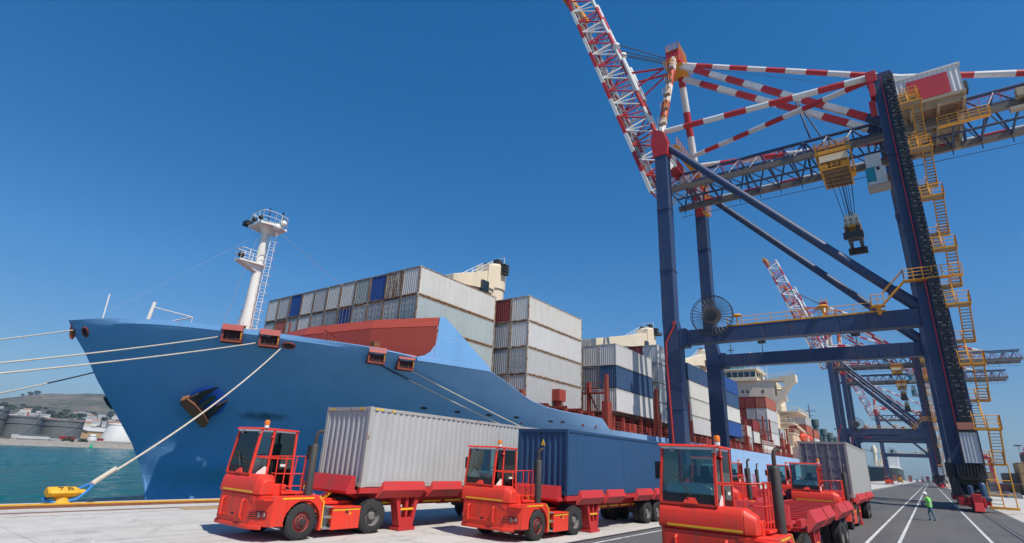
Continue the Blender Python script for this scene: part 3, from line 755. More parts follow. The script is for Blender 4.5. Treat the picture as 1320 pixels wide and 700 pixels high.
    # wheels
    def wheel(x, y, r, w, face, dual=False):
        prof = [(r*.56,-w/2),(r*.86,-w/2),(r*.97,-w*.40),(r,-w*.30),(r,w*.30),(r*.97,w*.40),(r*.86,w/2),(r*.56,w/2)]
        b = MB(); b.lathe((0,0,0), prof, 32, 0, 'x', caps=False)
        nT = 34
        for i in range(nT):
            t = 2*math.pi*i/nT
            for sx in (-1, 1):
                c = Vector((sx*w*.26, math.cos(t+sx*.05)*r, math.sin(t+sx*.05)*r)); d = Vector((0, -math.sin(t), math.cos(t)))
                b.beam(c+d*.028+Vector((sx*w*.16,0,0)), c-d*.028-Vector((sx*w*.10,0,0)), .05, .022, 0, up=(0, math.cos(t), math.sin(t)))
        ty = b.build('wheel', M['rub'], T, loc=(x, y, r*.99))
        b = MB(); s = face
        if not dual: pr = [(r*.58,s*w*.48),(r*.54,s*w*.30),(r*.44,s*w*.24),(r*.40,s*w*.42),(r*.24,s*w*.46),(r*.20,s*w*.62),(.01,s*w*.64)]
        else: pr = [(r*.58,s*w*.48),(r*.55,s*w*.30),(r*.50,s*w*.02),(r*.26,s*w*.0),(r*.24,s*w*.30),(r*.20,s*w*.36),(.01,s*w*.38)]
        b.lathe((0,0,0), pr, 24, 0, 'x', caps=False); b.lathe((-s*w*.40,0,0), [(.02,0),(r*.57,0)], 24, 1, 'x', caps=False)
        for i in range(10):
            t = 2*math.pi*i/10; q = r*.32 if not dual else r*.40; x_ = s*w*(.44 if not dual else .03)
            b.lathe((x_, q*math.cos(t), q*math.sin(t)), [(.022,0),(.022,s*.035),(.006,s*.04)], 6, 1, 'x')
        b.build('rim', [M['rim'] if not dual else M['rimg'], M['dark']], ty)
        if not dual:
            b = MB(); b.lathe((0,0,0), [(r*.19,s*w*.60),(r*.17,s*w*.74),(.01,s*w*.76)], 14, 0, 'x'); b.build('hub', M['dark'], ty)
        return ty
    wheel(1.08, 1.30, .50, .30, 1); wheel(-1.08, 1.30, .50, .30, -1)
    for x, f in ((1.09,1),(.75,1),(-1.09,-1),(-.75,-1)): wheel(x, 3.95, .53, .30, f, True)
    # curly air hoses
    for k, (m, z0) in enumerate((('stripe', 1.62), ('lamp_red', 1.72))):
        pts = []
        for i in range(150):
            t = i/149; a = t*2*math.pi*15; cz = z0-.5*math.sin(math.pi*t*.85)-.2*t
            pts.append((.45-.25*t+.05*math.cos(a), 1.55+1.35*t, cz+.05*math.sin(a)))
        b = MB(); b.path(pts, .011, 4); part('air_hose', b, M[m])
    return T, wheel

def make_trailer(wheel_src):
    T = empty('terminal_trailer')
    R = M['red_worn']
    b = MB()
    for x in (-.62, .50): b.box(x,4.2,.80,x+.12,15.4,1.22); b.box(x-.05,4.2,1.22,x+.17,15.4,1.25); b.box(x-.05,4.2,.77,x+.17,15.4,.80)
    b.box(-1.02,2.95,1.20,1.02,4.4,1.32); b.prism([(4.2,.80),(4.2,1.2),(3.2,1.2)], 'x', -.6, .6)
    for i in range(15):
        y = 4.3+i*.79; b.box(-1.15,y,1.26,1.15,y+.14,1.39)
    for x in (-1.22, 1.10): b.box(x,3.3,1.22,x+.12,15.5,1.40)
    T_f = b.build('frame', R, T, bevel=.008)
    b = MB()
    for i in range(9):
        y = 4.4+i*1.2; b.box(.672,y,.83,.680,y+.95,.885)
    b.build('reflective_stripe', M['stripe'], T_f)
    # headboard: leaning plate with cheek
    b = MB(); b.prism([(3.24,1.74),(3.12,1.76),(2.90,1.28),(2.94,1.22),(3.10,1.20),(3.27,1.30)], 'x', -1.26, 1.0)
    b.build('headboard', R, T, bevel=.01)
    # flared guide plates, pairs along both sides
    for s in (-1, 1):
        for y0, y1 in ((4.25,6.15),(6.62,8.2),(9.75,11.5),(11.95,13.5)):
            prof = [(1.25,1.60),(1.30,1.60),(1.46,1.32),(1.26,1.06),(1.22,1.10),(1.225,1.55)]
            v = []; n = len(prof)
            for y, sg in ((y0, -1), (y1, 1)):
                for x, z in prof: v.append((s*x, y-(1.6-z)*(.55 if sg < 0 else .2), z))
            b = MB(); b.add(v, [(i, (i+1) % n, n+(i+1) % n, n+i) for i in range(n)]+[tuple(range(n)), tuple(range(n, 2*n))])
            b.build('guide_plate', R, T, bevel=.008)
        # landing leg: tapered, slotted, with a foot
        b = MB(); x0 = s*1.06
        def legp(pts, xa, xb): b.prism(pts, 'x', min(s*xa, s*xb), max(s*xa, s*xb))
        legp([(4.92,1.07),(5.12,1.07),(5.30,.10),(5.20,.10)], .88, 1.22)
        legp([(5.72,.10),(5.82,.10),(6.02,1.07),(5.84,1.07)], .88, 1.22)
        legp([(5.42,1.07),(5.56,1.07),(5.54,.40),(5.46,.40)], 1.0, 1.2); legp([(5.1,.64),(5.9,.64),(5.88,.72),(5.08,.72)], .9, 1.205); legp([(5.22,.10),(5.80,.10),(5.76,.40),(5.26,.40)], .9, 1.21)
        b.box(min(s*.80,s*1.28), 5.12, .0, max(s*.80,s*1.28), 5.90, .10)
        lg = b.build('landing_leg', R, T, bevel=.006)
        b = MB(); b.box(min(s*1.206,s*1.212), 5.10, .65, max(s*1.206,s*1.212), 5.88, .71); b.build('reflective_stripe', M['stripe'], lg)
    b = MB(); b.box(-1.0,5.3,.9,1.0,5.7,1.05); b.build('leg_beam', R, T)
    # bogie
    b = MB(); b.tube((-1,11.2,.5),(1,11.2,.5),.1,8); b.tube((-1,12.5,.5),(1,12.5,.5),.1,8); b.box(-.6,10.6,.55,-.4,13.1,.82); b.box(.4,10.6,.55,.6,13.1,.82); b.tube((-.3,9.6,.7),(-.3,10.6,.7),.16,10); b.box(-.9,9.0,.6,-.65,9.7,.95)
    b.build('bogie', M['dark'], T)
    for y in (11.2, 12.5):
        for x in (1.05, .72, -1.05, -.72):
            src = wheel_src['out_r' if x > 0 else 'out_l']
            w = copy_tree(src, T); w.location = (x, y, .525)
    return T

tractor, wheel_fn = make_tractor()
wsrc = {'out_r': [c for c in tractor.children if c.name.startswith('wheel') and c.location.y > 3 and c.location.x > 1][0],
        'out_l': [c for c in tractor.children if c.name.startswith('wheel') and c.location.y > 3 and c.location.x < -1][0]}
trailer = make_trailer(wsrc)

GREY1, BLUE2, GREY3 = (.51,.51,.505), (.032,.098,.215), (.42,.415,.40)
rigs = [  # x centre, y front, scale, tractor label, trailer label, container
 (-16.31, 9.0, 1, 'red terminal tractor pulling the pale grey container, parked nearest the quay edge', 'worn red trailer carrying the pale grey container', (2.591, False, GREY1, .35, 'pale grey corrugated container on the trailer nearest the ship')),
 (-12.02, 15.25, .95, 'red terminal tractor pulling the dark blue container', 'worn red trailer carrying the dark blue container', (2.50, False, BLUE2, .12, 'dark blue corrugated container on the second trailer')),
 (-4.06, 13.30, 1, 'red terminal tractor in the foreground cut off by the bottom of the picture', 'empty worn red trailer with open guide plates behind the foreground tractor', None),
 (-4.68, 32.9, 1, 'red terminal tractor in front of the grey container with closed doors', 'red trailer under the grey container with closed doors', (2.9, True, GREY3, .2, 'grey container showing its closed doors behind the empty trailer')),
 (-8.30, 28.2, 1, 'red terminal tractor seen through the railing right of the foreground cab', 'empty red trailer half hidden behind the foreground exhaust stack', None),
 (-8.70, 46.5, 1, 'small red terminal tractor left of the tractor with the grey door container', None, None),
 (-11.6, 44.5, 1, 'red terminal tractor mostly hidden by the foreground exhaust stack', None, None),
 (-14.2, 290.0, 1, 'tiny red terminal tractor far off on the apron below the distant ship', 'tiny red trailer far off on the apron below the distant ship', None),
]
for i, (x, y, sc, lt, ltr, ct) in enumerate(rigs):
    t = tractor if i == 0 else copy_tree(tractor)
    t.location = (x, y, .006); t.scale = (sc, sc, sc); tag(t, lt, 'yard tractor', 'red terminal tractors on the quay')
    if ltr:
        r = trailer if i == 0 else copy_tree(trailer)
        r.location = (x, y, .006); r.scale = (sc, sc, sc); tag(r, ltr, 'trailer', 'red terminal trailers on the quay')
    if ct:
        H, doors, colr, rust, lab = ct
        c = make_container(12.19, H, doors, colr, rust, (x+.0*sc, y+3.31*sc, 1.405*sc+.006)); c.scale = (sc, sc, sc)
        tag(c, lab, 'container', 'containers on trailers')
        if doors:
            for q in c.children:
                if q.name.startswith('door'): paint_tree(q, (.20,.21,.235,.15))
        if i in (0, 1):
            b = MB()
            if i == 0:
                for xx in (-1.02, -.84, .62, .80): b.box(xx,.0,H-.11,xx+.10,.004,H-.02)
                for yy in (.25, .45, 1.0): b.box(CW/2-.002,yy,H-.10,CW/2+.002,yy+.12,H-.03)
            else: b.prism([(-.05,1.85),(.13,1.85),(.04,2.08)], 'y', -.004, .026)
            b.build('warning_sign', M['stripe'], c)

# ------------------------------------------------------------------ the ship
SXC = -48.5
STEM = [(-6,19.8),(-3.5,19.5),(-1.8,19.17),(-.43,18.72),(.68,18.23),(2.22,17.32),(4.2,15.79),(6.54,13.94),(8.34,12.74),(9.33,11.91),(10.44,11.16),(20,11.16)]
def half(Y, z):
    s = max(0, min(1, (z+3.5)/13.9)); Y0 = interp_(z, STEM)
    L = 80+(46-80)*s; n = 1.5+.9*s**1.5
    t = max(0, min(1, (Y-Y0)/L)); d = max(0, Y-Y0)
    sm = lambda a, b_, x: (lambda u: u*u*(3-2*u))(max(0, min(1, (x-a)/(b_-a))))
    nose = 1.6*sm(-1.0, 1.0, z)*(1-math.exp(-d/1.8))*math.exp(-d/16)
    return min(19.5, 19.5*(1-(1-t)**n)+nose)
ZT = [(11.16,10.44),(12.65,10.7),(15.3,10.9),(18.3,10.88),(22.3,10.75),(27.6,10.55),(31.2,10.25),(38.0,10.2),(38.3,10.1),(40,9.6),(44.3,8.15),(47,7.7),(49.9,7.5),(57,7.4),(59.2,6.3),(400,6.3)]
ship = empty('container_ship', (0,0,0)); tag(ship, 'huge pale blue container ship moored along the quay, bow to the left', 'ship')
cols = [11.16+ (i/30)**1.5*19.5 for i in range(31)]+[31.2,31.9,32.5,32.9,33.05,33.1,33.15,33.6,34.2]+[35+i*.8 for i in range(31)]+[57,58,59.2,60,62,65,70,80,100,140,180,220,250]
cols = sorted(set(round(c, 3) for c in cols))
rows = 40; YE = 70.0
def hull_pt(Yt, s, side=1):
    zt = interp_(Yt, ZT); z = -3.9+s*(zt+3.9)
    y0 = interp_(z, STEM)
    Y = y0+(Yt-11.16)*(YE-y0)/(YE-11.16) if Yt < YE else Yt
    if Yt > 33.1 and Yt < YE and s > .75: pass
    return Vector((SXC+side*half(Y, z), Y, z))
v = []; f = []; nc = len(cols)
for side in (1, -1):
    b0 = len(v)
    for Yt in cols:
        for j in range(rows+1): v.append(hull_pt(Yt, j/rows, side))
    for i in range(nc-1):
        for j in range(rows):
            q = (b0+i*(rows+1)+j, b0+(i+1)*(rows+1)+j, b0+(i+1)*(rows+1)+j+1, b0+i*(rows+1)+j+1)
            f.append(q if side > 0 else q[::-1])
b = MB(); b.add(v, f)
e = [hull_pt(250, j/rows, s) for s in (1, -1) for j in (0, rows)]
b.add([e[0], e[1], e[3], e[2]], [(0,1,2,3)])
hull = b.build('hull', M['hull'], ship, solid=.14, sharp=22)
# decks
b = MB()
def outline(z, y0, y1, inset, n=24):
    p = [Vector((SXC+max(.1, half(y0+(y1-y0)*i/n, z)-inset), y0+(y1-y0)*i/n, z)) for i in range(n+1)]
    return p+[Vector((2*SXC-q.x, q.y, q.z)) for q in p[::-1]]
for z, y0, y1 in ((9.35, 12.2, 33.0), (5.9, 33.0, 250)):
    o = outline(z, y0, y1, .35); b.add(o, [tuple(range(len(o)))])
b.box(SXC-9, 33.0, 5.9, SXC+9.0, 33.2, 9.35); b.build('deck', M['oxide'], ship)
# bollard style fairleads: red shelters set over notches in the bulwark
def frame_at(Y, z, side=1):
    e_ = .05; h0 = half(Y, z)
    n = Vector((1, -(half(Y+e_, z)-half(Y-e_, z))/(2*e_), -(half(Y, z+e_)-half(Y, z-e_))/(2*e_))).normalized()
    t = Vector(((half(Y+e_, z)-half(Y-e_, z))/(2*e_), 1, 0)).normalized()
    return Vector((SXC+h0, Y, z)), n, t
for Y in (19.1, 21.25, 28.5, 30.9):
    zz = interp_(Y, ZT)-.42
    p, n, t = frame_at(Y, zz); out = Vector((n.x, n.y, 0)).normalized(); u = Vector((0,0,1))
    def Q(a, c, d): return p+t*a+out*c+u*d
    w = .70
    b = MB()
    # frame: two cheeks, sill, back
    for a in (-w, w-.14):
        b.add([Q(a,-.6,-.62),Q(a+.14,-.6,-.62),Q(a,.20,-.62),Q(a+.14,.20,-.62),Q(a,-.6,.66),Q(a+.14,-.6,.66),Q(a,.20,.60),Q(a+.14,.20,.60)], [(0,2,3,1),(4,5,7,6),(0,1,5,4),(2,6,7,3),(0,4,6,2),(1,3,7,5)])
    b.add([Q(-w,-.6,-.72),Q(w,-.6,-.72),Q(-w,.22,-.72),Q(w,.22,-.72),Q(-w,-.6,-.60),Q(w,-.6,-.60),Q(-w,.22,-.60),Q(w,.22,-.60)], [(0,2,3,1),(4,5,7,6),(0,1,5,4),(2,6,7,3),(0,4,6,2),(1,3,7,5)])
    for k in range(3): b.tube(Q(-w+.12,.24,-.35+k*.36), Q(-w+.12,-.3,-.35+k*.36), .03, 5)
    fl = b.build('fairlead', M['oxide'], ship)
    b = MB(); b.add([Q(-w+.14,.04,-.60),Q(w-.14,.04,-.60),Q(w-.14,.04,.52),Q(-w+.14,.04,.52)], [(0,1,2,3)]); b.build('opening_shade', plain('maroon_recess_shade', (.035,.012,.010), .8), fl, solid=.03)  # flat dark plate painted as the shade inside the fairlead
    b = MB(); b.add([Q(-w-.04,-.75,.72),Q(w+.04,-.75,.72),Q(w+.04,.26,.54),Q(-w-.04,.26,.54),Q(w,.34,.12),Q(-w,.34,.12)], [(0,1,2,3),(3,2,4,5)]); b.build('lid', plain('faded_red_lid', (.42,.085,.065), .5), fl, solid=.05)
    b = MB()
    for a in (-.32, .30): b.tube(Q(a,.02,-.58), Q(a,.02,.30), .07, 10)
    b.build('roller', plain('shade_dark_roller', (.07,.022,.016), .7, vary=.3), fl)  # rollers darkened in colour to match the shaded interior
    b = MB(); b.tube(Q(w-.05,.24,-.5), Q(w-.05,.24,.4), .03, 5); b.beam(Q(w-.09,.25,-.2), Q(w-.09,.25,.3), .07, .05, 0); b.build('ladder_marker', M['orange_trim'], fl)
# hawse hole with rope, bow holes and the row of dark scuppers
def hull_oval(name, Y, z, a, c, mat, off=.03, rim=None, tilt=0):
    p, n, t = frame_at(Y, z); w_ = n.cross(t).normalized(); t2 = w_.cross(n)
    b = MB(); N = 18; ring = [p+n*off+(t2*math.cos(x+tilt)*a+w_*math.sin(x)*c) for x in [2*math.pi*i/N for i in range(N)]]
    back = [q-n*.25 for q in ring]
    b.add(ring+back, [tuple(range(N))]+[(i, N+i, N+(i+1) % N, (i+1) % N) for i in range(N)]); o = b.build(name, mat, ship)
    if rim:
        b = MB(); b.path([p+n*(off+.01)+(t2*math.cos(x)*a*1.05+w_*math.sin(x)*c*1.05) for x in [2*math.pi*i/N for i in range(N+1)]], rim, 6); b.build('rim', M['oxide'], o)
    return o
hull_oval('hawse_hole', 22.62, 10.0, .42, .24, M['dark'], rim=.07)
hull_oval('hawse_hole', 12.15, 9.72, .20, .34, M['dark'], rim=.05)
hull_oval('hawse_hole', 11.62, 9.75, .14, .55, M['rust'], rim=.05)
for Y, z in ((35.21,6.47),(38.43,6.42),(41.7,6.42),(44.85,6.47),(49.41,6.45),(51.11,6.51)): hull_oval('scupper', Y, z, .34, .13, M['dark'])
for Y, z in ((54.47,6.44),(56.83,6.45)): hull_oval('scupper', Y, z, .17, .17, M['oxide'])
# anchor on its bolster
p, n, t = frame_at(20.1, 5.55); w_ = n.cross(t).normalized()
b = MB(); N = 28
pr = [(1.32,-.3),(1.30,.06),(1.05,.24),(.75,.30),(.01,.30)]; v = []; f = []
t2 = w_.cross(n).normalized()
for r_, hh in pr:
    for i in range(N): x = 2*math.pi*i/N; v.append(p+n*hh+(t2*math.cos(x)+w_*math.sin(x))*r_)
for j in range(len(pr)-1):
    for i in range(N): f.append((j*N+i, j*N+(i+1) % N, (j+1)*N+(i+1) % N, (j+1)*N+i))
b.add(v, f); b.build('anchor_bolster', plain('bright_blue_bolster', (.02,.16,.62), .4), ship)
an = empty('anchor', (0,0,0), parent=ship)
# in-plane axes of the anchor: the crown runs down to the right, the flukes point up to the right
ax = (t2*.62-Vector((0,0,1))*.78); ax = (ax-n*ax.dot(n)).normalized(); up = n.cross(ax).normalized()
if up.z < 0: up = -up
O = p+n*.62-t2*.25
def A3(a, c, d=0): return O+ax*a+up*c+n*d
b = MB()
def slab(pts, d0, d1):
    k = len(pts); v = [A3(a, c, d0) for a, c in pts]+[A3(a, c, d1) for a, c in pts]
    b.add(v, [tuple(range(k))[::-1], tuple(range(k, 2*k))]+[(i, (i+1) % k, k+(i+1) % k, k+i) for i in range(k)])
slab([(-1.35,-.75),(-1.1,-.95),(1.3,-.98),(1.5,-.70),(1.25,-.30),(.5,-.18),(-.5,-.18),(-1.2,-.32)], -.25, .42); b.build('crown', M['rust'], an, bevel=.05)
for s_ in (-1, 1):
    b = MB(); slab([(s_*.42,-.35),(s_*1.12,-.40),(s_*1.02,.55),(s_*.62,1.75),(s_*.52,.5)], -.10, .24); b.build('fluke', plain('dark_rusty_fluke', (.045,.035,.03), .8, vary=.5), an, bevel=.04)
b = MB(); b.beam(A3(0,-.5,.1), A3(0,.9,-.35), .34, .3); b.build('shank', plain('mossy_shank', (.07,.085,.04), .8), an)
# the other anchor, showing past the stem
b = MB(); b.prism([(15.0,5.45),(15.35,4.95),(15.8,4.6),(15.8,5.1),(15.25,5.65)], 'x', -49.9, -49.3); b.build('port_anchor', M['dark'], ship, bevel=.1)

# plate wing standing on the shell edge abreast of the breakwater
b = MB()
wt_ = 0
WT = [(31.45,10.3),(32.1,10.55),(32.6,10.95),(32.95,11.6),(33.08,12.4),(33.1,14.1),(33.6,14.15),(34.2,13.7),(35.5,12.65),(36.8,11.6),(38.4,10.3)]
for side in (1, -1):
    v = []
    for y, z in WT:
        u = (y-31.45)/(38.4-31.45); hx = half(31.45, 10.3)*(1-u)+half(38.4, 10.2)*u
        for zz in (10.0, z): v.append((SXC+side*(hx+.10), y, zz))
    b = MB(); b.add(v, [(i*2, i*2+2, i*2+3, i*2+1) for i in range(len(WT)-1)]); b.build('bulwark_wing', M['hull'], ship, solid=.10)
# red breakwater on the forecastle
b = MB()
xe = half(33.0, 10.3)-.06
bw = [(SXC+xe, 33.02), (-39.4, 31.0), (-48.5, 30.0), (-57.6, 31.0), (SXC-xe, 33.02)]
for (xa, ya), (xb, yb) in zip(bw, bw[1:]):
    hi, fl_ = 13.2, 14.1; la, lb_ = (10.45 if abs(xa-SXC) > 12 else 9.0), (10.45 if abs(xb-SXC) > 12 else 9.0)
    b.add([(xa,ya,la),(xb,yb,lb_),(xb,yb,hi),(xa,ya,hi)], [(0,1,2,3)])
    b.add([(xa,ya,hi),(xb,yb,hi),(xb,yb+.45,fl_),(xa,ya+.45,fl_)], [(0,1,2,3)])
b.build('breakwater', plain('red_breakwater_paint', (.42,.068,.038), .5, vary=.06, scale=.6), ship, solid=.12)
# foremast with two platforms, ladder, strut and stays
fm = empty('foremast', (-48.5, 23.9, 9.3), parent=ship)
b = MB(); b.lathe((0,0,0), [(.80,0),(.74,2.2),(.48,5.2),(.42,9),(.36,13.3)], 18); b.build('mast_tube', M['white'], fm)
b = MB(); b.tube((-2.2,-.6,0),(-.5,-.1,5.0),.16,8); b.tube((-2.2,1.2,0),(-.5,.2,5.0),.16,8); b.box(-.9,-.3,4.9,.1,.3,5.1); b.build('strut', M['white'], fm)
b = MB(); b.prism([(-.5,-2.1),(.5,-2.1),(.8,0),(.5,.5),(-.5,.5),(-.8,0)], 'z', 9.35, 9.5); b.prism([(-2.1,9.35),(-.2,9.35),(-.2,8.7)], 'x', -.4, .4)
b.rail([(-.5,-2.05,9.5),(-.5,.3,9.5)], 1.1, .7, .035); b.rail([(-.5,-2.05,9.5),(.5,-2.05,9.5),(.5,.3,9.5)], 1.1, .7, .035); b.build('platform', M['white'], fm)
b = MB(); b.prism([(-1.3,-1.2),(1.1,-1.2),(1.5,0),(1.1,1.5),(-1.3,1.5),(-1.6,.2)], 'z', 13.3, 13.5); b.lathe((0,0,12.7), [(.4,0),(.75,.6)], 10)
b.rail([(-1.2,-1.1,13.5),(1.05,-1.1,13.5),(1.4,0,13.5),(1.05,1.4,13.5),(-1.2,1.4,13.5),(-1.2,-1.1,13.5)], 1.2, .8, .035); b.build('platform', M['white'], fm)
b = MB(); b.box(-1.9,-1.5,13.5,-1.1,-.9,13.95); b.ball((-.3,-1.2,13.9), .25); b.ball((1.0,-1.25,13.8), .22); b.tube((0,0,13.5),(0,0,15.6),.05,6); b.tube((.9,.9,13.5),(.9,.9,15.2),.09,6); b.ball((0,-1.8,10), .3); b.build('navigation_lamps', M['black'], fm)
b = MB(); b.ball((1.55,.2,13.2), .38, 0, (1,1,.9)); b.ball((1.35,.9,13.9), .3); b.build('floodlight', M['white'], fm)
b = MB()
for k in range(2): b.tube((.75+.02,.15+k*.5,.2),(.95,.15+k*.5,13.3),.035,5)
for k in range(40): b.tube((.76+k*.0045,.15,.4+k*.32),(.76+k*.0045,.65,.4+k*.32),.022,4)
for k in range(14): c = Vector((.95,.4,1.5+k*.85)); b.path([c+Vector((.05+.62*math.sin(a), -.42*math.cos(a), 0)) for a in [math.pi*i/6 for i in range(7)]], .022, 4)
b.build('ladder', M['white'], fm)
b = MB(); b.tube((.9,.3,13.3),(6.5,8.2,6.6),.018,4); b.tube((-.3,-.4,13.2),(5.6,-4.6,1.4),.018,4); b.tube((-.3,-.4,12.6),(1.5,-11,2.0),.006,4); b.build('stay_wire', M['steel'], fm)
# bow fittings
b = MB(); b.tube((-47.6,12.9,10.3),(-47.75,12.9,12.8),.05,6); b.build('jack_staff', M['white'], ship)
b = MB(); b.tube((-47.6,15.6,9.5),(-47.5,15.9,12.9),.16,8,0,.13); b.tube((-47.5,15.9,12.5),(-44.2,17.6,11.7),.05,6); b.tube((-47.5,15.9,11.0),(-44.2,17.6,11.7),.05,6); b.tube((-44.2,17.6,11.7),(-44.4,17.6,9.8),.03,5); b.build('davit', M['white'], ship)
# hand rails and boxes by the breakwater
b = MB(); b.rail([(-38.6,25.6,10.0),(-40.4,28.0,10.0)], 1.9, .9, .05, 0, 2); b.tube((-40.2,23.4,9.5),(-40.2,23.4,12.2),.09,6); b.build('deck_railing', M['oxide'], ship)
b = MB(); b.box(-37.6,29.6,9.3,-37.0,30.2,11.6); b.build('vent_post', M['rust'], ship)

# lashing bridges and deck edge clutter: posts, walkways, rails
def lash(y, xr, z1, h, ncol=6):
    b = MB()
    for k in range(ncol):
        x = xr-k*2.52
        b.box(x-.17, y-.3, 5.9, x+.17, y+.3, z1+h-(.9 if k % 2 else 0), 0)
        if k == 0: b.box(x-.42, y-.6, 5.9, x+.42, y+.6, z1-1.0)
        if k < ncol-1:
            b.box(x-2.3, y-.4, z1, x-.22, y+.4, z1+.16)
            b.beam((x-2.3,y,z1-.1),(x-.22,y,6.4),.14,.14)
    lo = b.build('lashing_bridge', M['oxide'], ship)
    b = MB(); b.rail([(xr-.2,y-.42,z1+.16),(xr-2.52*(ncol-1),y-.42,z1+.16)], 1.1, 1.2, .035); b.build('railing', M['oxide'], lo)
lash(62.5, -31.3, 10.9, 2.4, 7); lash(79.0, -31.3, 10.9, 2.6, 7); lash(46.4, -33.0, 8.2, 1.2, 3)
lash(92.0, -30.9, 11, 2, 5); lash(104.5, -30.6, 11, 2.6, 5); lash(127, -30.4, 10.6, 2.4, 6); lash(144, -30.4, 12.0, 3.2, 6); lash(151, -30.4, 11, 4, 6); lash(165, -30.4, 10, 2.6, 4); lash(172, -30.4, 11, 3, 3)
b = MB()
for y0, y1 in ((47.0,60.5),(64.2,77.3),(79.6,91.0),(92.5,103.8),(112,126.2),(128,150),(151.6,164.6),(208,240)):
    b = MB(); xi = SXC+half(y0, 6.5)-1.6
    b.box(-60, y0, 5.9, min(-33.6, xi-1), y1, 8.35)
    y = y0
    while y < y1:
        xo = min(-31.2, SXC+half(y, 6.5)-1.0); b.box(xo-.4, y, 5.9, xo, y+.4, 8.4); b.box(xo-2.4, y+.1, 8.1, xo, y+.3, 8.4); y += 2.9
    b.build('hatch_coaming', M['oxide'], ship)
rg = random.Random(11); b = MB()
for k in range(90):
    y = rg.uniform(60, 172); x = rg.uniform(-32.8, -29.9); s_ = rg.uniform(.15, .5); b.box(x-s_, y-s_, 5.9, x+s_, y+s_, 5.9+rg.uniform(.5, 1.9))
b.rail([(-29.35,60,6.2),(-29.35,172,6.2)], 1.1, 1.6, .035, 0, 2); b.build('deck_fittings', M['red_deck'], ship)
b = MB(); b.box(-30.3,140,6.6,-29.9,152,8.3); 
for k in range(12): b.box(-29.9,140+k,6.6,-29.8,140.12+k,8.3)
b.rail([(-30,139.5,8.3),(-30,152.5,8.3)], 1.0, 1.5, .05); b.build('gangway', M['white'], ship)
b = MB(); b.box(-33.3,53.3,8.35,-32.7,53.9,9.0); b.box(-33.5,52.9,9.0,-32.4,54.3,10.3); b.tube((-33,54.6,6),(-33,54.6,9.4),.06,6); b.build('fire_station', M['red_deck'], ship)

# deck cranes
def deck_crane(x, y, z1, jl, jz, r=1.6):
    c = empty('deck_crane', (x, y, 5.9), parent=ship); h = z1-5.9
    b = MB(); b.lathe((0,0,0), [(r,0),(r,h-4.2),(r*1.12,h-4.0),(r*1.12,h-.4),(r*.9,h)], 24); b.build('pedestal', M['cream'], c)
    b = MB(); b.box(-1.35,-r-1.2,h-4.4,1.35,-r+.4,h-.6); b.prism([(-r+.2,h-5.0),(-r-jl*.25,h-4.3+jz*.25),(-r-jl,h-3.9+jz),(-r-jl,h-2.6+jz),(-r-jl*.25,h-1.7+jz*.25),(-r+.2,h-1.2)], 'x', -1.1, 1.1); b.build('jib', M['cream'], c, bevel=.05)
    b = MB(); b.lathe((-.9,-.4,h-.1), [(.75,0),(.75,.5),(.3,.7)], 12); b.box(.2,-.6,h-.4,1.2,.6,h+.9); b.box(r*.7,-.5,h-1.6,r*1.35,.5,h-.1)
    for k in range(4): b.box(r*1.1,-.6,h-1.7+k*.45,r*1.5,.6,h-1.45+k*.45)
    b.build('winch', M['dark'], c)
    b = MB(); b.rail([(-1.0,-r,h-.9),(-1.0,-r-jl*.55,h-2.2+jz)], 1.1, 1.6, .04); b.rail([(1.0,-r,h-.9),(1.0,-r-jl*.55,h-2.2+jz)], 1.1, 1.6, .04); b.rail([(-1.2,1,h),(1.2,1,h)], 1.6, 1, .05); b.build('railing', M['white'], c)
    b = MB(); b.box(.9,-r-2.6,h-5.2,1.5,-r-1.1,h-3.6); b.build('operator_window', M['window'], c)
deck_crane(-50.2, 61.6, 31.0, 8.5, -1.8, 1.7); deck_crane(-46.2, 112.6, 31.6, 27, -5.5, 1.7); deck_crane(-45.5, 152, 34.0, 24, -5, 1.6)

# accommodation block with bridge wing
ac = empty('accommodation', (0, 0, 0), parent=ship)
b = MB(); b.box(-63, 184, 5.9, -34.6, 200, 29.6); b.box(-60, 186, 5.9, -33.2, 215, 14.5); b.build('house', M['cream'], ac, bevel=.1)
b = MB(); b.box(-58, 183.4, 29.6, -39.4, 196, 33.0); b.box(-59, 182.9, 33.0, -38.8, 196, 33.5); b.box(-58.6, 183.0, 29.6, -39.0, 183.4, 30.6); b.build('wheelhouse', M['cream'], ac, bevel=.08)
b = MB()
for k in range(10): b.box(-57.6+k*1.85, 183.30, 30.9, -56.15+k*1.85, 183.5, 32.5)
for k in range(3): b.box(-39.45, 184.2+k*3, 30.9, -39.3, 186.4+k*3, 32.5)
b.build('bridge_window', M['window'], ac)
b = MB()
for z in (25.8, 21.6, 17.5):
    for x in (-54.5,-52.8,-50.9,-48.8,-47.2,-44.2,-42.8,-38.2): b.box(x, 183.9, z, x+.55, 184.05, z+.95)
b.build('cabin_window', M['window'], ac)
b = MB(); b.prism([(-39.2,29.7),(-28.3,31.2),(-28.3,29.0),(-29.6,28.4),(-33.8,22.6),(-34.5,20.5),(-36.2,20.5),(-36.2,22.2),(-31.4,28.3),(-31.4,29.2),(-35,29.4)], 'y', 183.7, 187.5)
b.rail([(-38.9,183.8,29.8),(-28.4,183.8,31.2)], 1.1, 1.4, .06); b.build('bridge_wing', M['cream'], ac)
b = MB()
for z, x1, y1 in ((26.8,-33.0,190),(24.0,-32.4,192),(20.2,-29.2,206),(16.8,-31.0,196),(13.8,-31.0,196)):
    b.box(-34.6, 187, z, x1, y1, z+.35); b.rail([(-34.4,187,z+.35),(x1,187,z+.35),(x1,y1,z+.35)], 1.1, 1.4, .05); b.beam((-34.6,187.4,z-1.6),(x1+.6,187.4,z),.2,.25)
b.build('side_deck', M['cream'], ac)
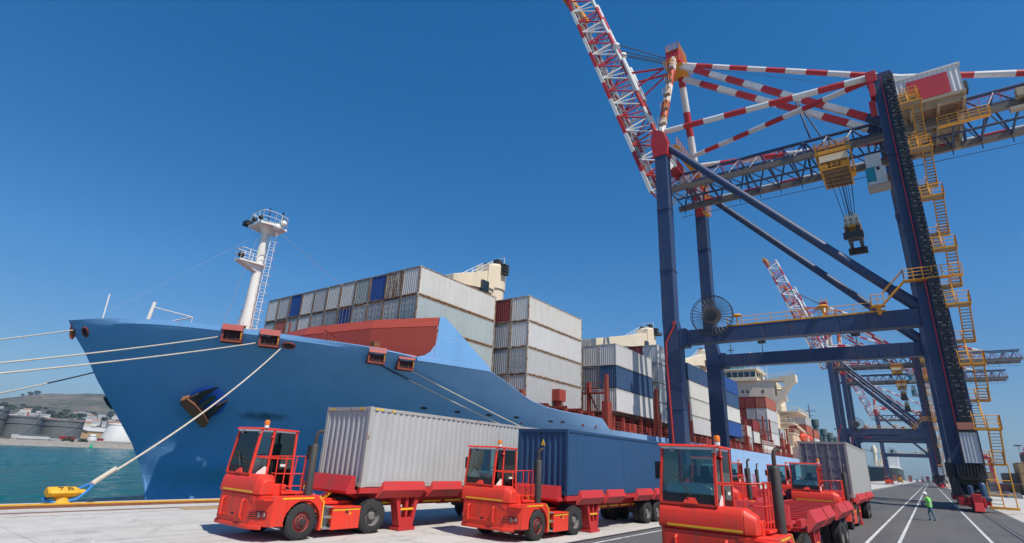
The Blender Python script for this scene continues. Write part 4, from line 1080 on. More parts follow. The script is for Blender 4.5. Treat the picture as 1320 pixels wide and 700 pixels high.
b = MB(); b.box(-54.5,186,33.5,-50.2,190,37.4); b.box(-47.5,186,33.5,-44,190,36.8); b.build('signal_locker', M['tealglass'], ac)
b = MB(); b.box(-49.8,186,33.5,-48.2,188,37.6); b.tube((-41.4,187,33.5),(-41.4,187,39.5),.35,8); b.rail([(-58.5,183.2,33.5),(-39.2,183.2,33.5),(-39.2,195,33.5)], 1.2, 1.6, .06)
for z in (35.5, 37.5): b.box(-42.4,186.4,z,-40.2,187.6,z+.2)
b.tube((-37,188,29.6),(-37,188,37.5),.08,5); b.build('radar_mast', M['white'], ac)
b = MB()
for x, h in ((-56.5,41.5),(-52.5,44.5),(-48,41)):
    b.tube((x,190,33.5),(x,190,h+2.2),.22,6); b.box(x-1.1,189.8,h,x+1.1,190.2,h+.3); b.box(x-.6,189.6,h-1.6,x+.6,190.4,h-1.2); b.lathe((x,190,h-3.6), [(1.0,0),(.8,.5),(.2,.6)], 8)
b.build('aerial_mast', plain('grey_blue_mast', (.10,.14,.18), .6), ac)
b = MB(); b.ball((-30.6,200,13.6), 1.3, 0, (1,2.6,.95), 14, 8); b.ball((-30.2,206.5,13.4), 1.2, 0, (1,1.9,.95), 14, 8); b.build('lifeboat', plain('orange_red_lifeboat', (.72,.07,.03), .4), ac)
b = MB(); b.path([(-31.2,196,16.5),(-30,199,15),(-29.4,203,11.5),(-29.4,204,6.2)], .4, 8); b.box(-32,193.5,11.6,-29.3,204,12.0); b.box(-29.9,203.4,6,-29.3,204.2,12); b.box(-29.9,193.5,6,-29.3,194.2,12); b.build('lifeboat_davit', M['cream'], ac)
b = MB(); b.tube((-33,236,5.9),(-33,236,27.5),.22,6); b.box(-35.5,235.9,25,-30.5,236.1,25.25); b.box(-34.4,235.9,23.2,-31.6,236.1,23.45); b.build('stern_mast', plain('grey_mast', (.16,.19,.22), .6), ship)

# ------------------------------------------------------------------ containers on deck
PAL = {'W': ((.66,.645,.605),'off white'), 'G': ((.47,.475,.475),'light grey'), 'D': ((.25,.26,.275),'mid grey'), 'B': ((.025,.085,.30),'bright blue'), 'N': ((.045,.095,.20),'dull blue'),
       'S': ((.41,.47,.47),'blue grey'), 'T': ((.55,.50,.43),'rusty off white'), 'R': ((.27,.045,.04),'dark red'), 'O': ((.44,.13,.085),'orange red'), 'E': ((.31,.36,.34),'green grey'), 'L': ((.60,.60,.60),'pale grey')}
ORD = ['first','second','third','fourth','fifth','sixth','seventh','eighth','ninth','tenth','eleventh','twelfth']
TIERN = {0:'bottom',1:'second',2:'third',3:'fourth',4:'fifth'}
def bay(y, xr, ztop, H, plan, where, rustk=1.0, L=12.19):
    """plan: per column (from the quay side) a string of colour codes from the TOP tier down; lower case = doors to the bow"""
    for ci, colr in enumerate(plan):
        for ti, ch in enumerate(colr):
            if ch in '. ': continue
            c, nm = PAL[ch.upper()]; rs = {'T': 1.0, 'W': .5, 'O': .45, 'S': .5}.get(ch.upper(), .34)*rustk
            j = random.uniform(.93, 1.07)
            o = make_container(L, H, ch.islower(), tuple(min(1, k*j) for k in c), rs, (xr-CW/2-ci*2.50, y+random.uniform(-.03,.03), ztop-(ti+1)*(H+.075)+.04), detail=False)
            if y < 60:
                for q in o.children:
                    if q.name.startswith('frame'): paint_tree(q, (*((.42,.32,.23) if y < 40 else (.50,.45,.38)), .7))
            tier = 'topmost' if ti == 0 else ORD[ti]+'-from-top'
            colw = 'quay-side row' if ci == 0 else ORD[ci]+' row from quay'
            tag(o, f'{nm} container, {tier}, {colw}, {where}', 'container', 'containers stacked on the ship')
bay(34.2, -37.2, 20.15, 2.896, ['WsSSS','Tww','BgW','EwG','WbE','WgR','GwW','WWG','BGt','GOR','WGE'], 'stack behind the red breakwater')
bay(47.6, -33.4, 20.2, 2.896, ['WLgG','RGGG','RGGG'], 'stack rising behind the forecastle')
bay(64.7, -31.0, 17.8, 2.896, ['LNL','WDW','GWD','WGG'], 'stack right of the lashing bridge')
bay(79.9, -31.2, 20.6, 2.896, ['LLWL','RGGW'], 'stack left of the near crane leg')
bay(93.0, -31.0, 19.9, 2.896, ['NWWL','BNWW','BNWW','NNWG'], 'stack between the crane legs')
bay(113.4, -31.0, 20.9, 2.896, ['BNWB','BBWN','NBWW'], 'blue stack beyond rear crane leg')
bay(152.3, -31.0, 20.95, 2.896, ['OLGL','RGGD','RRLG','GRGE','DRWG'], 'stack before the bridge house')
bay(129.6, -31.3, 12.2, 2.591, ['WG','GN','OL'], 'low group behind the rear crane leg', L=6.06)
bay(137.4, -31.3, 14.0, 2.591, ['RW','NO','WE'], 'low group before the gangway', L=6.06)
bay(166.5, -31.0, 13.9, 2.591, ['GO','LR'], 'low group beside the bridge house', L=6.06)
bay(210.8, -31.0, 21.2, 2.896, ['GOOB','GRRB','EOOB'], 'stack behind the lifeboats')
bay(226.0, -31.0, 17.8, 2.896, ['OLB','RGO'], 'sternmost stack behind the lifeboats')

# ------------------------------------------------------------------ ship to shore cranes, local origin on the ground between the four legs
def make_crane():
    C = empty('container_crane')
    def part(b, name, m, bevel=0, parent=None, **k): return b.build(name, m, parent or C, bevel=bevel, **k)
    NV, RW = M['navy'], [M['crane_white'], M['crane_red']]
    XW, XL = -25.1, 3.1
    for yc in (-9.1, 9.1):
        b = MB(); b.box(-26.0,yc-.9,2.2,-23.8,yc+.9,19.3); b.frustum((-26.0,yc-.9,-23.8,yc+.9),19.3,(-26.1,yc-.85,-24.3,yc+.85),21.5); b.box(-26.1,yc-.85,21.5,-24.3,yc+.85,47.0)
        for z in (9.5, 28.5, 38): b.box(-26.18,yc-.97,z,-23.72 if z < 19 else -24.22,yc+.97,z+.12)
        part(b, 'leg', NV, .04)
        b = MB(); b.box(1.95,yc-1.0,2.2,4.4,yc+1.0,19.0); b.frustum((1.95,yc-1,4.4,yc+1),19.0,(2.1,yc-.9,4.1,yc+.9),23); b.box(2.1,yc-.9,23,4.1,yc+.9,49.6)
        for z in (9.5, 28.5, 38): b.box(1.85 if z < 20 else 2.0,yc-1.1,z,4.5 if z < 20 else 4.2,yc+1.1,z+.12)
        part(b, 'leg', NV, .04)
        b = MB(); b.box(-23.8,yc-.75,17.85,1.95,yc+.75,19.7); b.box(-23.8,yc-.95,17.6,-22.9,yc+.95,19.95)
        for k in range(9): b.box(-21+k*2.6,yc-.78,17.83,-20.92+k*2.6,yc+.78,19.72)
        cb = part(b, 'crossbeam', NV, .03)
        # bracing tube from the water leg head down to the crossbeam
        b = MB(); b.tube((-24.8,yc,49.2),(1.6,yc,20.4),.52,14); b.tube((0,yc,22.1),(2.2,yc,19.8),.66,12); part(b, 'diagonal_brace', NV)
        # flood lamps under the beam
        if yc > 0:
            for x in (-17.6,-5.2):
                b = MB(); b.tube((x,yc,19.7),(x,yc,21.2),.06,6); b.box(x-.55,yc-.2,21.2,x+.55,yc+.25,21.75); part(b, 'flood_lamp', M['dark'], .03)
        # red head casting on the water leg and striped mast up to the apex
        b = MB(); b.prism([(-26.3,47.0),(-24.1,47.0),(-23.9,48.8),(-24.5,51.0),(-26.2,51.9),(-26.6,49.6)], 'y', yc-.95, yc+.95); part(b, 'leg_head', M['crane_red'], .06)
        b = MB(); b.striped((-25.4,yc,50.6),(-24.9,yc*.13,72.0), .62, 4.2, 12, 0, 1, None, 0 if yc < 0 else 1); part(b, 'mast', RW)
    # sills and bogies
    for x, nm in ((XW,'w'),(XL,'l')):
        b = MB(); b.box(x-1.0,-8.1,3.2,x+1.0,8.1,5.0); part(b, 'sill_beam', NV, .04)
        for yc in (-9.1, 9.1):
            b = MB(); b.frustum((x-.7,yc-3.3,x+.7,yc+3.3),1.25,(x-.9,yc-1.4,x+.9,yc+1.4),2.25); b.box(x-1.2,yc-1.4,2.2,x+1.2,yc+1.4,3.0); part(b, 'equaliser', M['dark'], .04)
            for dy in (-2.3, 2.3):
                b = MB(); y = yc+dy; b.box(x-.62,y-1.7,.42,x-.42,y+1.7,1.25); b.box(x+.42,y-1.7,.42,x+.62,y+1.7,1.25); b.box(x-.42,y-1.55,.85,x+.42,y+1.55,1.22)
                b.box(x-1.25,y-.9,.5,x-.62,y+.8,1.15); b.box(x+.62,y-.5,.6,x+1.0,y+.5,1.1)
                bg = part(b, 'bogie', M['crane_red'], .03)
                b = MB()
                for q in (-1.05, 0, 1.05): b.lathe((x,y+q,.36), [(.10,-.16),(.34,-.16),(.34,.12),(.40,.12),(.40,.17),(.10,.17)], 16, 0, 'x')
                b.build('rail_wheel', M['dark'], bg)
            s_ = -1 if yc < 0 else 1
            b = MB(); b.box(x-.32,yc+s_*4.0-.4,.35,x+.36,yc+s_*4.0+.4,1.55); b.frustum((x-.34,yc+s_*4.5-.35,x+.40,yc+s_*4.5+.35),.12,(x-.26,yc+s_*4.3-.2,x+.32,yc+s_*4.3+.2),.85); part(b, 'buffer', M['crane_red'], .05)
    b = MB(); b.lathe((3.75,-11.9,1.2), [(.27,0),(.28,.1),(.28,1.1),(.18,1.3),(.1,1.35)], 16); b.lathe((2.85,-11.9,1.15), [(.22,0),(.22,1.0),(.1,1.1)], 14); b.box(2.3,-12.2,1.0,4.2,-11.3,1.25); part(b, 'drive_unit', plain('blue_drive_casing', (.03,.07,.13), .45))
    b = MB()
    for k in range(9): b.box(2.2+k*.24,-11.75,3.0+.12*(k % 3),2.34+k*.24,-11.4,4.0)
    b.box(2.3,-11.3,2.7,4.2,-10.1,4.05); b.box(1.4,-10.6,2.9,2.0,-9.2,4.2); b.box(1.5,-11.3,1.3,2.2,-10.2,2.5); part(b, 'junction_boxes', M['dark'])
    # portal beams across the leg heads
    b = MB(); b.striped((-25.2,-8.2,48.2),(-25.2,8.2,48.2), 0, 3.4, box=(1.5,1.7))
    for s_ in (-1, 1): b.prism([(s_*8.2,47.4),(s_*8.2,44.2),(s_*7.4,45.6),(s_*5.6,47.35)], 'x', -25.8, -24.6, 0 if s_ < 0 else 1)
    part(b, 'portal_beam', RW, .04)
    b = MB(); b.box(2.3,-8.2,47.9,3.9,8.2,49.4); part(b, 'portal_beam', NV, .04)
    # trolley girder: two rail chords, two top chords, lattice
    x0, x1 = -27.2, 33.0
    b = MB()
    for y in (-4.0, 3.4): b.beam((x0,y,44.0),(x1,y,44.0),.55,.75,1); b.beam((x0,y+.1,44.42),(x1,y+.1,44.42),.7,.12,0)
    for y in (-1.7, 1.4): b.tube((x0+1,y,47.6),(x1,y,47.6),.24,8,0)
    b.tube((x0+1,-.2,44.1),(x1,-.2,44.1),.17,6,0)
    n = 20; dx = (x1-x0-1)/n
    for i in range(n):
        xa = x0+1+i*dx; xm = xa+dx/2; xb = xa+dx
        for ya, yb in ((-4.0,-1.7),(3.4,1.4)):
            b.tube((xa,ya,44.2),(xm,yb,47.6),.13,6,0); b.tube((xm,yb,47.6),(xb,ya,44.2),.13,6,0)
            if i % 3 == 0: b.tube((xm,ya,44.2),(xm,yb,47.6),.17,6,0)
        b.tube((xm,-1.7,47.6),(xm,1.4,47.6),.10,6,0); b.tube((xa,-4.0,44.0),(xa,3.4,44.0),.13,6,0); b.tube((xa,-4.0,44.0),(xb,3.4,44.0),.09,6,0)
        for ya in (-4.0, 3.4): b.beam((xa,ya,43.6),(xa,ya,42.9),.1,.1)
    b.tube((x0,-4.8,44.4),(x1,-4.8,44.4),.05,5); b.tube((x0,4.4,43.0),(x1,4.4,43.0),.05,5)
    part(b, 'trolley_girder', [NV, plain('greasy_rail_steel', (.16,.135,.115), .6, vary=.3)])
    b = MB(); b.striped((x0+1,4.3,45.2),(x1,4.3,45.2),.16,3.0,6); part(b, 'cable_conduit', RW)
    b = MB(); b.rail([(x0+2,-4.7,44.4),(-8,-4.7,44.4)], 1.1, 2, .035); b.rail([(6,-4.7,44.4),(x1,-4.7,44.4)], 1.1, 2, .035); part(b, 'girder_railing', M['crane_red'])
    b = MB(); b.box(15.0,-5.3,44.3,17.2,-4.2,45.3); b.box(15.6,-5.0,41.2,16.2,-4.5,44.4); b.box(15.0,-5.1,40.4,16.6,-4.4,41.2); b.box(14.1,-5.2,42.6,15.7,-4.6,43.1); part(b, 'cable_tow_carriage', plain('dusty_tan_steel', (.40,.32,.22), .7, vary=.3), .03)
    # boom raised over the water
    d = Vector((-.3155,0,.949)); nrm = Vector((.949,0,.3155)); H = Vector((-29.2,0,44.6)); BL = 53
    def bp(t, y, o): return H+d*t+nrm*o+Vector((0,y,0))
    b = MB()
    for y in (-4.0, 3.4): b.striped(bp(0,y,0), bp(BL,y,0), 0, 4.3, box=(.48,.6), first=0)
    for y in (-1.7, 1.4): b.striped(bp(1,y,4.3), bp(BL-1,y,4.3), .32, 4.3, 8, first=1)
    n = 15; dt = (BL-1)/n
    for i in range(n):
        ta, tm, tb = i*dt, (i+.5)*dt, (i+1)*dt; m = i % 2
        for ya, yb in ((-4.0,-1.7),(3.4,1.4)):
            b.tube(bp(ta,ya,.2),bp(tm,yb,4.2),.14,6,m); b.tube(bp(tm,yb,4.2),bp(tb,ya,.2),.14,6,1-m); b.tube(bp(ta,ya,.2),bp(ta,yb,4.2),.11,6,m)
        b.tube(bp(ta,-4,0),bp(ta,3.4,0),.16,6,1); b.tube(bp(ta,-4,0),bp(tb,3.4,0),.09,6,m); b.tube(bp(tm,-1.7,4.3),bp(tm,1.4,4.3),.12,6,1-m)
    bo = part(b, 'boom', RW)
    b = MB(); b.beam(bp(2,-2.9,.5), bp(BL,-2.9,.5), 1.0, .12, 0)
    for i in range(26): b.box(*(bp(2+i*2,-3.4,.5)-Vector((.2,.3,.35))), *(bp(2+i*2,-2.5,.5)+Vector((.2,.3,.35))), 0)
    b.tube(bp(2,-2.2,1.3), bp(BL,-2.2,1.3), .05, 5); b.tube(bp(2,-3.2,1.3), bp(BL,-3.2,1.3), .05, 5)
    b.build('walkway', M['steel'], bo)
    b = MB()
    for i in range(9): b.box(*(bp(5+i*5.4,-3.6,.2)-Vector((.25,.2,.7))), *(bp(5+i*5.4,-3.3,.2)+Vector((.25,.2,.7))))
    b.build('marker_panel', M['rust'], bo)
    b = MB(); b.box(*(bp(BL+.3,-4.2,.2)-Vector((.9,.4,.5))), *(bp(BL+.3,3.8,.2)+Vector((.8,.4,.5)))); b.rail([bp(BL+.8,-4.2,0),bp(BL+.8,3.8,0)], 1.1, 1.4, .05); b.build('boom_tip', M['orange_trim'], bo)
    b = MB(); ap = Vector((-27.0,0,70.4))
    for y in (-1.7, 1.4):
        b.tube(bp(27,y,4.6), ap+Vector((0,y*.6,0)), .2, 8, 0); b.tube(bp(23,y,4.6), ap+Vector((0,y*.6,0)), .16, 8, 0); b.tube(bp(22,y,4.6), bp(31,y,4.7), .42, 8, 1)
        b.ball(bp(35,y,4.6), .75, 1)
    part(b, 'boom_latch_frame', [M['crane_red'], M['crane_white']])
    b = MB()
    for y in (-2.0,-.6,.6,1.9):
        b.tube(bp(34+abs(y)*.5,y,4.9), (-26.0,y*.5,72.0), .09, 5)
    part(b, 'hoist_rope', M['dark'])
    # apex head, platform and ladders
    b = MB(); b.box(-26.2,-2.1,70.2,-23.8,2.1,72.6); part(b, 'apex_head', M['crane_red'], .08)
    b = MB(); b.box(-26.4,-2.2,69.3,-23.4,2.2,69.36,0); b.box(-26.2,-2.2,72.6,-23.7,2.2,72.66,0)
    b.rail([(-26.5,-2.5,69.4),(-23.1,-2.5,69.4),(-23.1,2.5,69.4),(-26.5,2.5,69.4),(-26.5,-2.5,69.4)], 1.2, 1, .05, 0, 2); b.rail([(-26.1,-2.1,72.7),(-23.8,-2.1,72.7),(-23.8,2.1,72.7),(-26.1,2.1,72.7),(-26.1,-2.1,72.7)], 1.3, .8, .05, 0, 2)
    for k in range(5):
        z = 52.5+k*3.6; y = -9.1+(z-50.6)/21.4*7.9-1.1; b.box(-25.2,y-.7,z,-24.1,y+.2,z+.05,1); b.rail([(-25.2,y-.7,z),(-24.1,y-.7,z),(-24.1,y+.2,z)], 1.1, .9, .035)
        for s_ in (-.3,.3): b.tube((-24.6+s_,y,z),(-24.6+s_,y+1.3,z+3.6),.05,5)
        for q in range(9): t = q/9; b.tube((-24.9,y+1.3*t,z+3.6*t),(-24.3,y+1.3*t,z+3.6*t),.03,4)
    part(b, 'apex_platform', [M['orange_trim'], M['steel']])
    # walkway behind the water leg heads
    b = MB(); b.box(-24.2,-8.0,49.4,-23.2,8.0,49.46); b.rail([(-23.2,-8,49.46),(-23.2,8,49.46)], 1.2, 1.4, .05, 0, 2); b.rail([(-23.2,5.0,46.5),(-23.2,7.6,46.5)], 2.8, .9, .05, 0, 3); b.rail([(-23.2,5.0,43.6),(-23.2,7.6,43.6)], 2.8, .9, .05, 0, 3); b.box(-23.9,5,43.5,-23.2,7.6,43.6); part(b, 'portal_walkway', M['orange_trim'])
    # back stays, top tubes
    for y0, y1, z0 in ((-1.0,-4.0,69.6),(.8,-1.0,67.9)):
        b = MB(); b.striped((-24.0,y0,z0),(1.6,y1,46.9),0,3.6,box=(.75,.85)); b.tube((1.0,y1,47.4),(2.4,y1,46.2),.6,10,2); part(b, 'back_stay', RW+[NV])
    b = MB(); b.striped((-24.2,.2,70.8),(5.5,.2,54.8),.42,3.0,8); b.striped((5.5,.2,54.8),(24.0,.2,47.6),.42,4.2,8); part(b, 'rear_stay', RW)
    b = MB(); b.striped((-24.6,-9.0,51.6),(2.2,-9.0,50.0),.44,3.1,10); part(b, 'top_tube', RW)
    b = MB(); b.striped((-25.0,6.2,55.3),(2.0,-8.8,49.8),.40,3.0,10); part(b, 'top_tube', RW)
    b = MB(); b.striped((-24.6,9.0,54.6),(3.0,9.0,50.4),.48,3.4,10); part(b, 'top_tube', RW)
    b = MB(); b.tube((-6.0,-2.4,47.6),(-7.2,-2.4,55.0),.14,6); b.tube((-4.6,-1.2,47.6),(-7.2,-2.4,55.0),.12,6); b.tube((-2.6,-2.4,47.6),(-7.2,-2.4,53.6),.03,4); part(b, 'cable_post', NV)
    b = MB(); b.tube((-24,1,71.0),(7,1,52),.03,4); part(b, 'stay_wire', M['dark'])
    b = MB(); b.box(1.5,-10.06,48.6,2.6,-8.6,50.2); b.box(1.6,-10.03,46.6,2.2,-8.4,48.6); b.box(1.3,-9.7,44.6,2.0,-8.5,46.2); part(b, 'leg_head', M['crane_red'], .05)
    # machinery house
    mh_x = 4.3
    mh = empty('machinery_house', (0,0,-.9), parent=C)
    b = MB(); prof = corr(6.3, .48, .06)
    v = [(4.3+u, -6.9+q, z) for z in (46.9,50.6) for u, q in prof]; k = len(prof); b.add(v, [(i, i+1, k+i+1, k+i) for i in range(k-1)])
    b.box(4.3,-6.8,46.9,10.6,5.5,50.55); b.box(4.2,-7.0,50.55,10.75,5.7,50.75); b.build('wall', M['crane_white'], mh)
    b = MB(); b.box(5.4,-6.99,47.0,9.4,-6.93,49.9); b.build('red_panel', plain('red_panel_paint', (.56,.05,.055), .35, vary=.08), mh)
    b = MB(); b.box(4.2,-7.0,46.55,10.7,5.6,46.9); 
    for y in (-6.5,-3.4,-.3,2.8): b.box(5,y,45.9,10.6,y+.3,46.55)
    for x in (5.2,7.8,10.2): b.box(x,-6.9,45.7,x+.3,5.5,46.0)
    for y in (-4.2,3.3): b.box(5.4,y-.2,44.5,6.0,y+.2,46.0); b.box(9.6,y-.2,44.5,10.2,y+.2,46.0)
    b.build('base_frame', paint('tan_grey_house_frame', (.40,.31,.21), .6, (.18,.13,.08), .5, .6), mh)
    b = MB(); b.box(10.6,-4,48.6,11.4,-2.6,49.8); b.build('fan', M['dark'], mh)
    b = MB(); b.box(7.6,-5.6,43.6,12.4,-4.9,43.66); b.rail([(7.6,-5.6,43.66),(12.4,-5.6,43.66),(12.4,-4.9,43.66)], 1.2, 1.0, .045, 0, 2); b.rail([(4.6,-8.1,47.2),(6.2,-8.1,47.2),(6.2,-7.2,47.2)], 1.3, .8, .04, 0, 2); b.build('access_platform', M['orange_trim'], mh)
    # trolley, cabin and spreader
    tr = empty('trolley', (-.35,-1.2,4.6), parent=C); tr.scale = (.88,.88,.87)
    b = MB(); b.box(-5.9,-5.5,43.7,-1.3,-5.2,44.2,0); b.box(-5.9,4.4,43.7,-1.3,2.6,44.2,0); b.box(-5.95,-5.2,43.8,-5.75,2.4,44.1,0); b.box(-1.45,-5.2,43.8,-1.25,2.4,44.1,0); b.rail([(-5.8,-5.5,44.5),(-1.3,-5.5,44.5)], 1.0, .8, .06, 0, 2); b.rail([(-5.8,2.5,44.5),(-1.3,2.5,44.5)], 1.0, .8, .06, 0, 2); b.rail([(-5.8,-5.5,44.5),(-5.8,2.5,44.5)], 1.5, 1.2, .07)
    b.box(-5.6,-4.8,41.3,-1.7,-4.55,41.5,0); b.box(-5.6,1.9,41.3,-1.7,2.1,41.5,0); b.box(-5.6,-4.5,41.3,-5.35,1.9,41.5); b.box(-1.95,-4.5,41.3,-1.7,1.9,41.5); b.box(-5.5,-4.82,41.5,-4.5,-4.7,42.2); b.box(-2.8,-4.82,41.5,-1.75,-4.7,42.2); b.rail([(-5.6,-4.8,41.5),(-1.7,-4.8,41.5)], 1.1, .8, .06, 0, 2); b.build('frame', M['orange_trim'], tr)
    b = MB(); b.box(-5.5,-4.9,42.6,-1.8,2.1,43.7,0); b.build('machinery_deck', M['cream'], tr)
    b = MB(); b.box(-5.3,-4.5,41.36,-2.0,1.8,42.6)
    for q in range(5): b.box(-5.35,-4.3+q*1.4,41.2,-1.95,-4.1+q*1.4,41.36)
    b.build('hoist_housing', plain('rusty_tan_machinery', (.20,.12,.06), .7, vary=.45, scale=1.5), tr)
    b = MB(); 
    for x in (-5.0,-3.6,-2.4):
        for y in (-4.2,-1.6,.6): b.lathe((x,y,44.9), [(.1,-.5),(.55,-.5),(.55,.5),(.1,.5)], 12, 0, 'x'); b.box(x-.5,y+.7,44.2,x+.3,y+1.5,45.4)
    b.build('sheaves', M['rust'], tr)
    b = MB()
    for x in (-4.9,-2.6):
        for y in (-4.6,-3.2,-2.2,-1.3): b.box(x,y,41.7,x+.7,y+.5,42.8)
    b.build('vent_openings', M['dark'], tr)
    oc = empty('operator_cabin', (.12,-.6,5.4), parent=C); oc.scale = (.82,.82,.82)
    b = MB(); b.box(-.55,-4.9,38.9,1.9,-2.6,41.9); b.box(-.4,-4.6,42.1,1.6,-2.4,44.4); b.build('cabin_wall', plain('white_cabin_wall', (.72,.73,.70), .5, vary=.08), oc, bevel=.06)
    b = MB(); b.box(-.62,-4.97,39.5,.62,-4.86,41.9); b.box(-.63,-4.9,39.5,-.53,-2.4,41.9); b.build('window', M['tealglass'], oc)
    b = MB(); b.box(.85,-4.95,41.3,1.25,-4.86,41.8); b.build('vent', M['dark'], oc)
    b = MB(); b.box(-.7,-5.1,38.8,2.2,-2.0,38.88,1); b.rail([(1.95,-5.2,38.9),(2.2,-5.2,38.9),(2.2,-2,38.9)], 1.1, 1, .05); b.build('cabin_walkway', [M['orange_trim'], M['steel']], oc)
    sp = empty('spreader', (0,0,0), parent=C)
    b = MB()
    for x0_, y0_ in ((-4.6,-3.5),(-3.8,-1.8),(-3.2,-3.0),(-2.6,-1.0),(-2.0,-3.2),(-3.4,.6),(-2.2,1.6),(-2.9,-2.2)): b.tube((x0_,y0_,41.3),(-2.9+(x0_+3)*.45,-.1+y0_*.25,34.9),.04,4)
    b.build('hoist_rope', M['dark'], sp)
    b = MB(); b.tube((-3.4,-.3,35.0),(-2.9,-.1,36.2),.08,6); b.tube((-2.4,-.3,35.0),(-2.9,-.1,36.2),.08,6); b.box(-3.7,-1.9,33.6,-2.1,1.9,34.9)
    for y in (-1.4,1.0): b.lathe((-2.9,y,34.7), [(.1,-.55),(.7,-.55),(.7,-.35),(.1,-.35),(.1,.35),(.7,.35),(.7,.55),(.1,.55)], 14, 0, 'x')
    b.build('headblock', M['cream'], sp, bevel=.05)
    b = MB(); b.box(-3.85,-2.6,33.0,-1.95,2.6,33.35); b.build('frame', M['orange_trim'], sp, bevel=.03)
    b = MB()
    for q in range(6): b.box(-3.75+(q % 3)*.62,-1.96-.05*(q % 2),33.5+(q//3)*.6,-3.4+(q % 3)*.62,-1.88,33.9+(q//3)*.6)
    b.tube((-3.8,-2.1,32.4),(-2.0,-2.1,32.4),.12,6); b.tube((-3.8,-2.5,32.0),(-2.0,-2.5,32.9),.08,6); b.build('fittings', M['steel'], sp)
    b = MB(); b.box(-3.7,-3.1,31.9,-3.3,3.1,33.0); b.box(-2.5,-3.1,31.9,-2.1,3.1,33.0); b.box(-4.0,-3.4,31.2,-1.8,-2.9,32.1); b.box(-4.0,2.9,31.2,-1.8,3.4,32.1); b.box(-3.6,-.7,32.2,-2.2,.7,33.0); b.build('telescopic_arm', M['dark'], sp, bevel=.03)
    # stair tower on the land side
    k = 0; z = .6; tread = plain('stair_tread_grating', (.26,.21,.15), .7, vary=.3)
    while z < 44.5:
        b = MB(); z1 = min(z+(3.7 if k == 0 else 3.01), 46.5)
        ya, yb = (-10.6,-8.2) if k % 2 == 0 else (-8.2,-10.6); xa = 4.2 if k % 2 == 0 else 5.2
        for xx in (xa, xa+.85): b.beam((xx,ya,z),(xx,yb,z1),.07,.22,0); b.tube((xx,ya,z+1.05),(xx,yb,z1+1.05),.035,5,0); b.tube((xx,ya,z+.1),(xx,ya,z+1.05),.03,5,0)
        for i in range(11): t = (i+.5)/11; b.box(xa,ya+(yb-ya)*t-.14,z+(z1-z)*t-.02,xa+.85,ya+(yb-ya)*t+.14,z+(z1-z)*t+.03,1)
        fl_ = part(b, 'stair_flight', [M['orange_trim'], tread])
        b = MB(); y0 = yb if k % 2 == 0 else yb-1.3
        b.box(4.12,y0,z1-.14,6.12,y0+.07,z1+.02,0); b.box(4.12,y0+1.23,z1-.14,6.12,y0+1.3,z1+.02,0); b.box(4.12,y0+.07,z1-.14,4.19,y0+1.23,z1+.02,0); b.box(6.05,y0+.07,z1-.14,6.12,y0+1.23,z1+.02,0); b.box(4.19,y0+.07,z1-.06,6.05,y0+1.23,z1-.02,1)
        yo = y0 if k % 2 else y0+1.3
        b.rail([(6.08,y0,z1),(6.08,y0+1.3,z1)], 1.15, .65, .04, 0, 2); b.rail([(4.15,yo,z1),(6.08,yo,z1)], 1.15, .8, .04, 0, 2)
        if k % 2 == 0: b.beam((4.3,y0+.2,z1-.1),(3.7,y0+.2,z1-.5),.12,.12)
        part(b, 'stair_landing', [M['orange_trim'], tread]); z = z1; k += 1
    b = MB(); b.box(4.0,-11.2,.35,6.0,-10.5,.55); b.tube((4.15,-11.1,.4),(4.15,-11.1,4.2),.05,5); b.tube((5.9,-11.1,.4),(5.9,-11.1,4.2),.05,5); b.tube((4.15,-11.1,1.6),(5.9,-11.1,1.6),.04,5); b.tube((4.15,-11.1,2.8),(5.9,-11.1,2.8),.04,5); part(b, 'stair_base', M['orange_trim'])
    # platform round the land leg above the crossbeam and steps down to it
    b = MB(); b.box(1.2,-11.0,22.5,6.1,-10.1,22.6); b.rail([(1.2,-10.95,22.6),(6.1,-10.95,22.6)], 1.15, .8, .05, 0, 2); b.rail([(1.2,-10.95,22.75),(1.2,-10.1,22.75)], 1.15, .8, .05)
    b.beam((1.2,-10.6,22.6),(-1.0,-10.6,20.3),.6,.14); b.tube((1.2,-10.9,23.8),(-1.0,-10.9,21.5),.05,5); b.tube((1.2,-10.3,23.8),(-1.0,-10.3,21.5),.05,5); b.box(-2.1,-10.9,20.1,-.9,-9.9,20.25); b.rail([(-2.1,-10.9,20.25),(-.9,-10.9,20.25)], 1.1, .6, .05); b.rail([(-2.1,-10.9,20.25),(-2.1,-9.9,20.25)], 1.1, .6, .05); b.box(-1.7,-10.5,19.3,-1.3,-9.9,20.1); part(b, 'leg_platform', M['orange_trim'])
    b = MB(); b.rail([(-17.6,-9.8,19.7),(-2.2,-9.8,19.7)], 1.1, 1.65, .045); b.box(-17.8,-9.9,19.66,-.9,-9.7,19.84); 
    for x in (-16.4,-6.9): b.tube((x,-9.75,19.7),(x,-9.75,21.0),.1,6); b.lathe((x,-9.75,20.9), [(.1,0),(.62,.05),(.5,.2),(.15,.28)], 10)
    part(b, 'beam_railing', M['orange_trim'])
    # cable reel
    rl = empty('cable_reel', (-19.25,-10.65,21.1), parent=C)
    b = MB(); Rr = 2.6
    for s_ in (-.28, .28):
        b.path([(Rr*math.cos(t), s_, Rr*math.sin(t)) for t in [2*math.pi*i/40 for i in range(41)]], .05, 5)
        for i in range(32): t = 2*math.pi*i/32; b.tube((.7*math.cos(t),s_*.6,.7*math.sin(t)),(Rr*math.cos(t),s_,Rr*math.sin(t)),.035,4)
    b.build('spoke_wheel', M['dark'], rl)
    b = MB(); b.lathe((0,0,0), [(1.15,-.22),(1.15,.22)], 28, 0, 'y'); b.build('cable_coil', plain('grey_brown_cable', (.11,.09,.08), .7, vary=.4), rl)
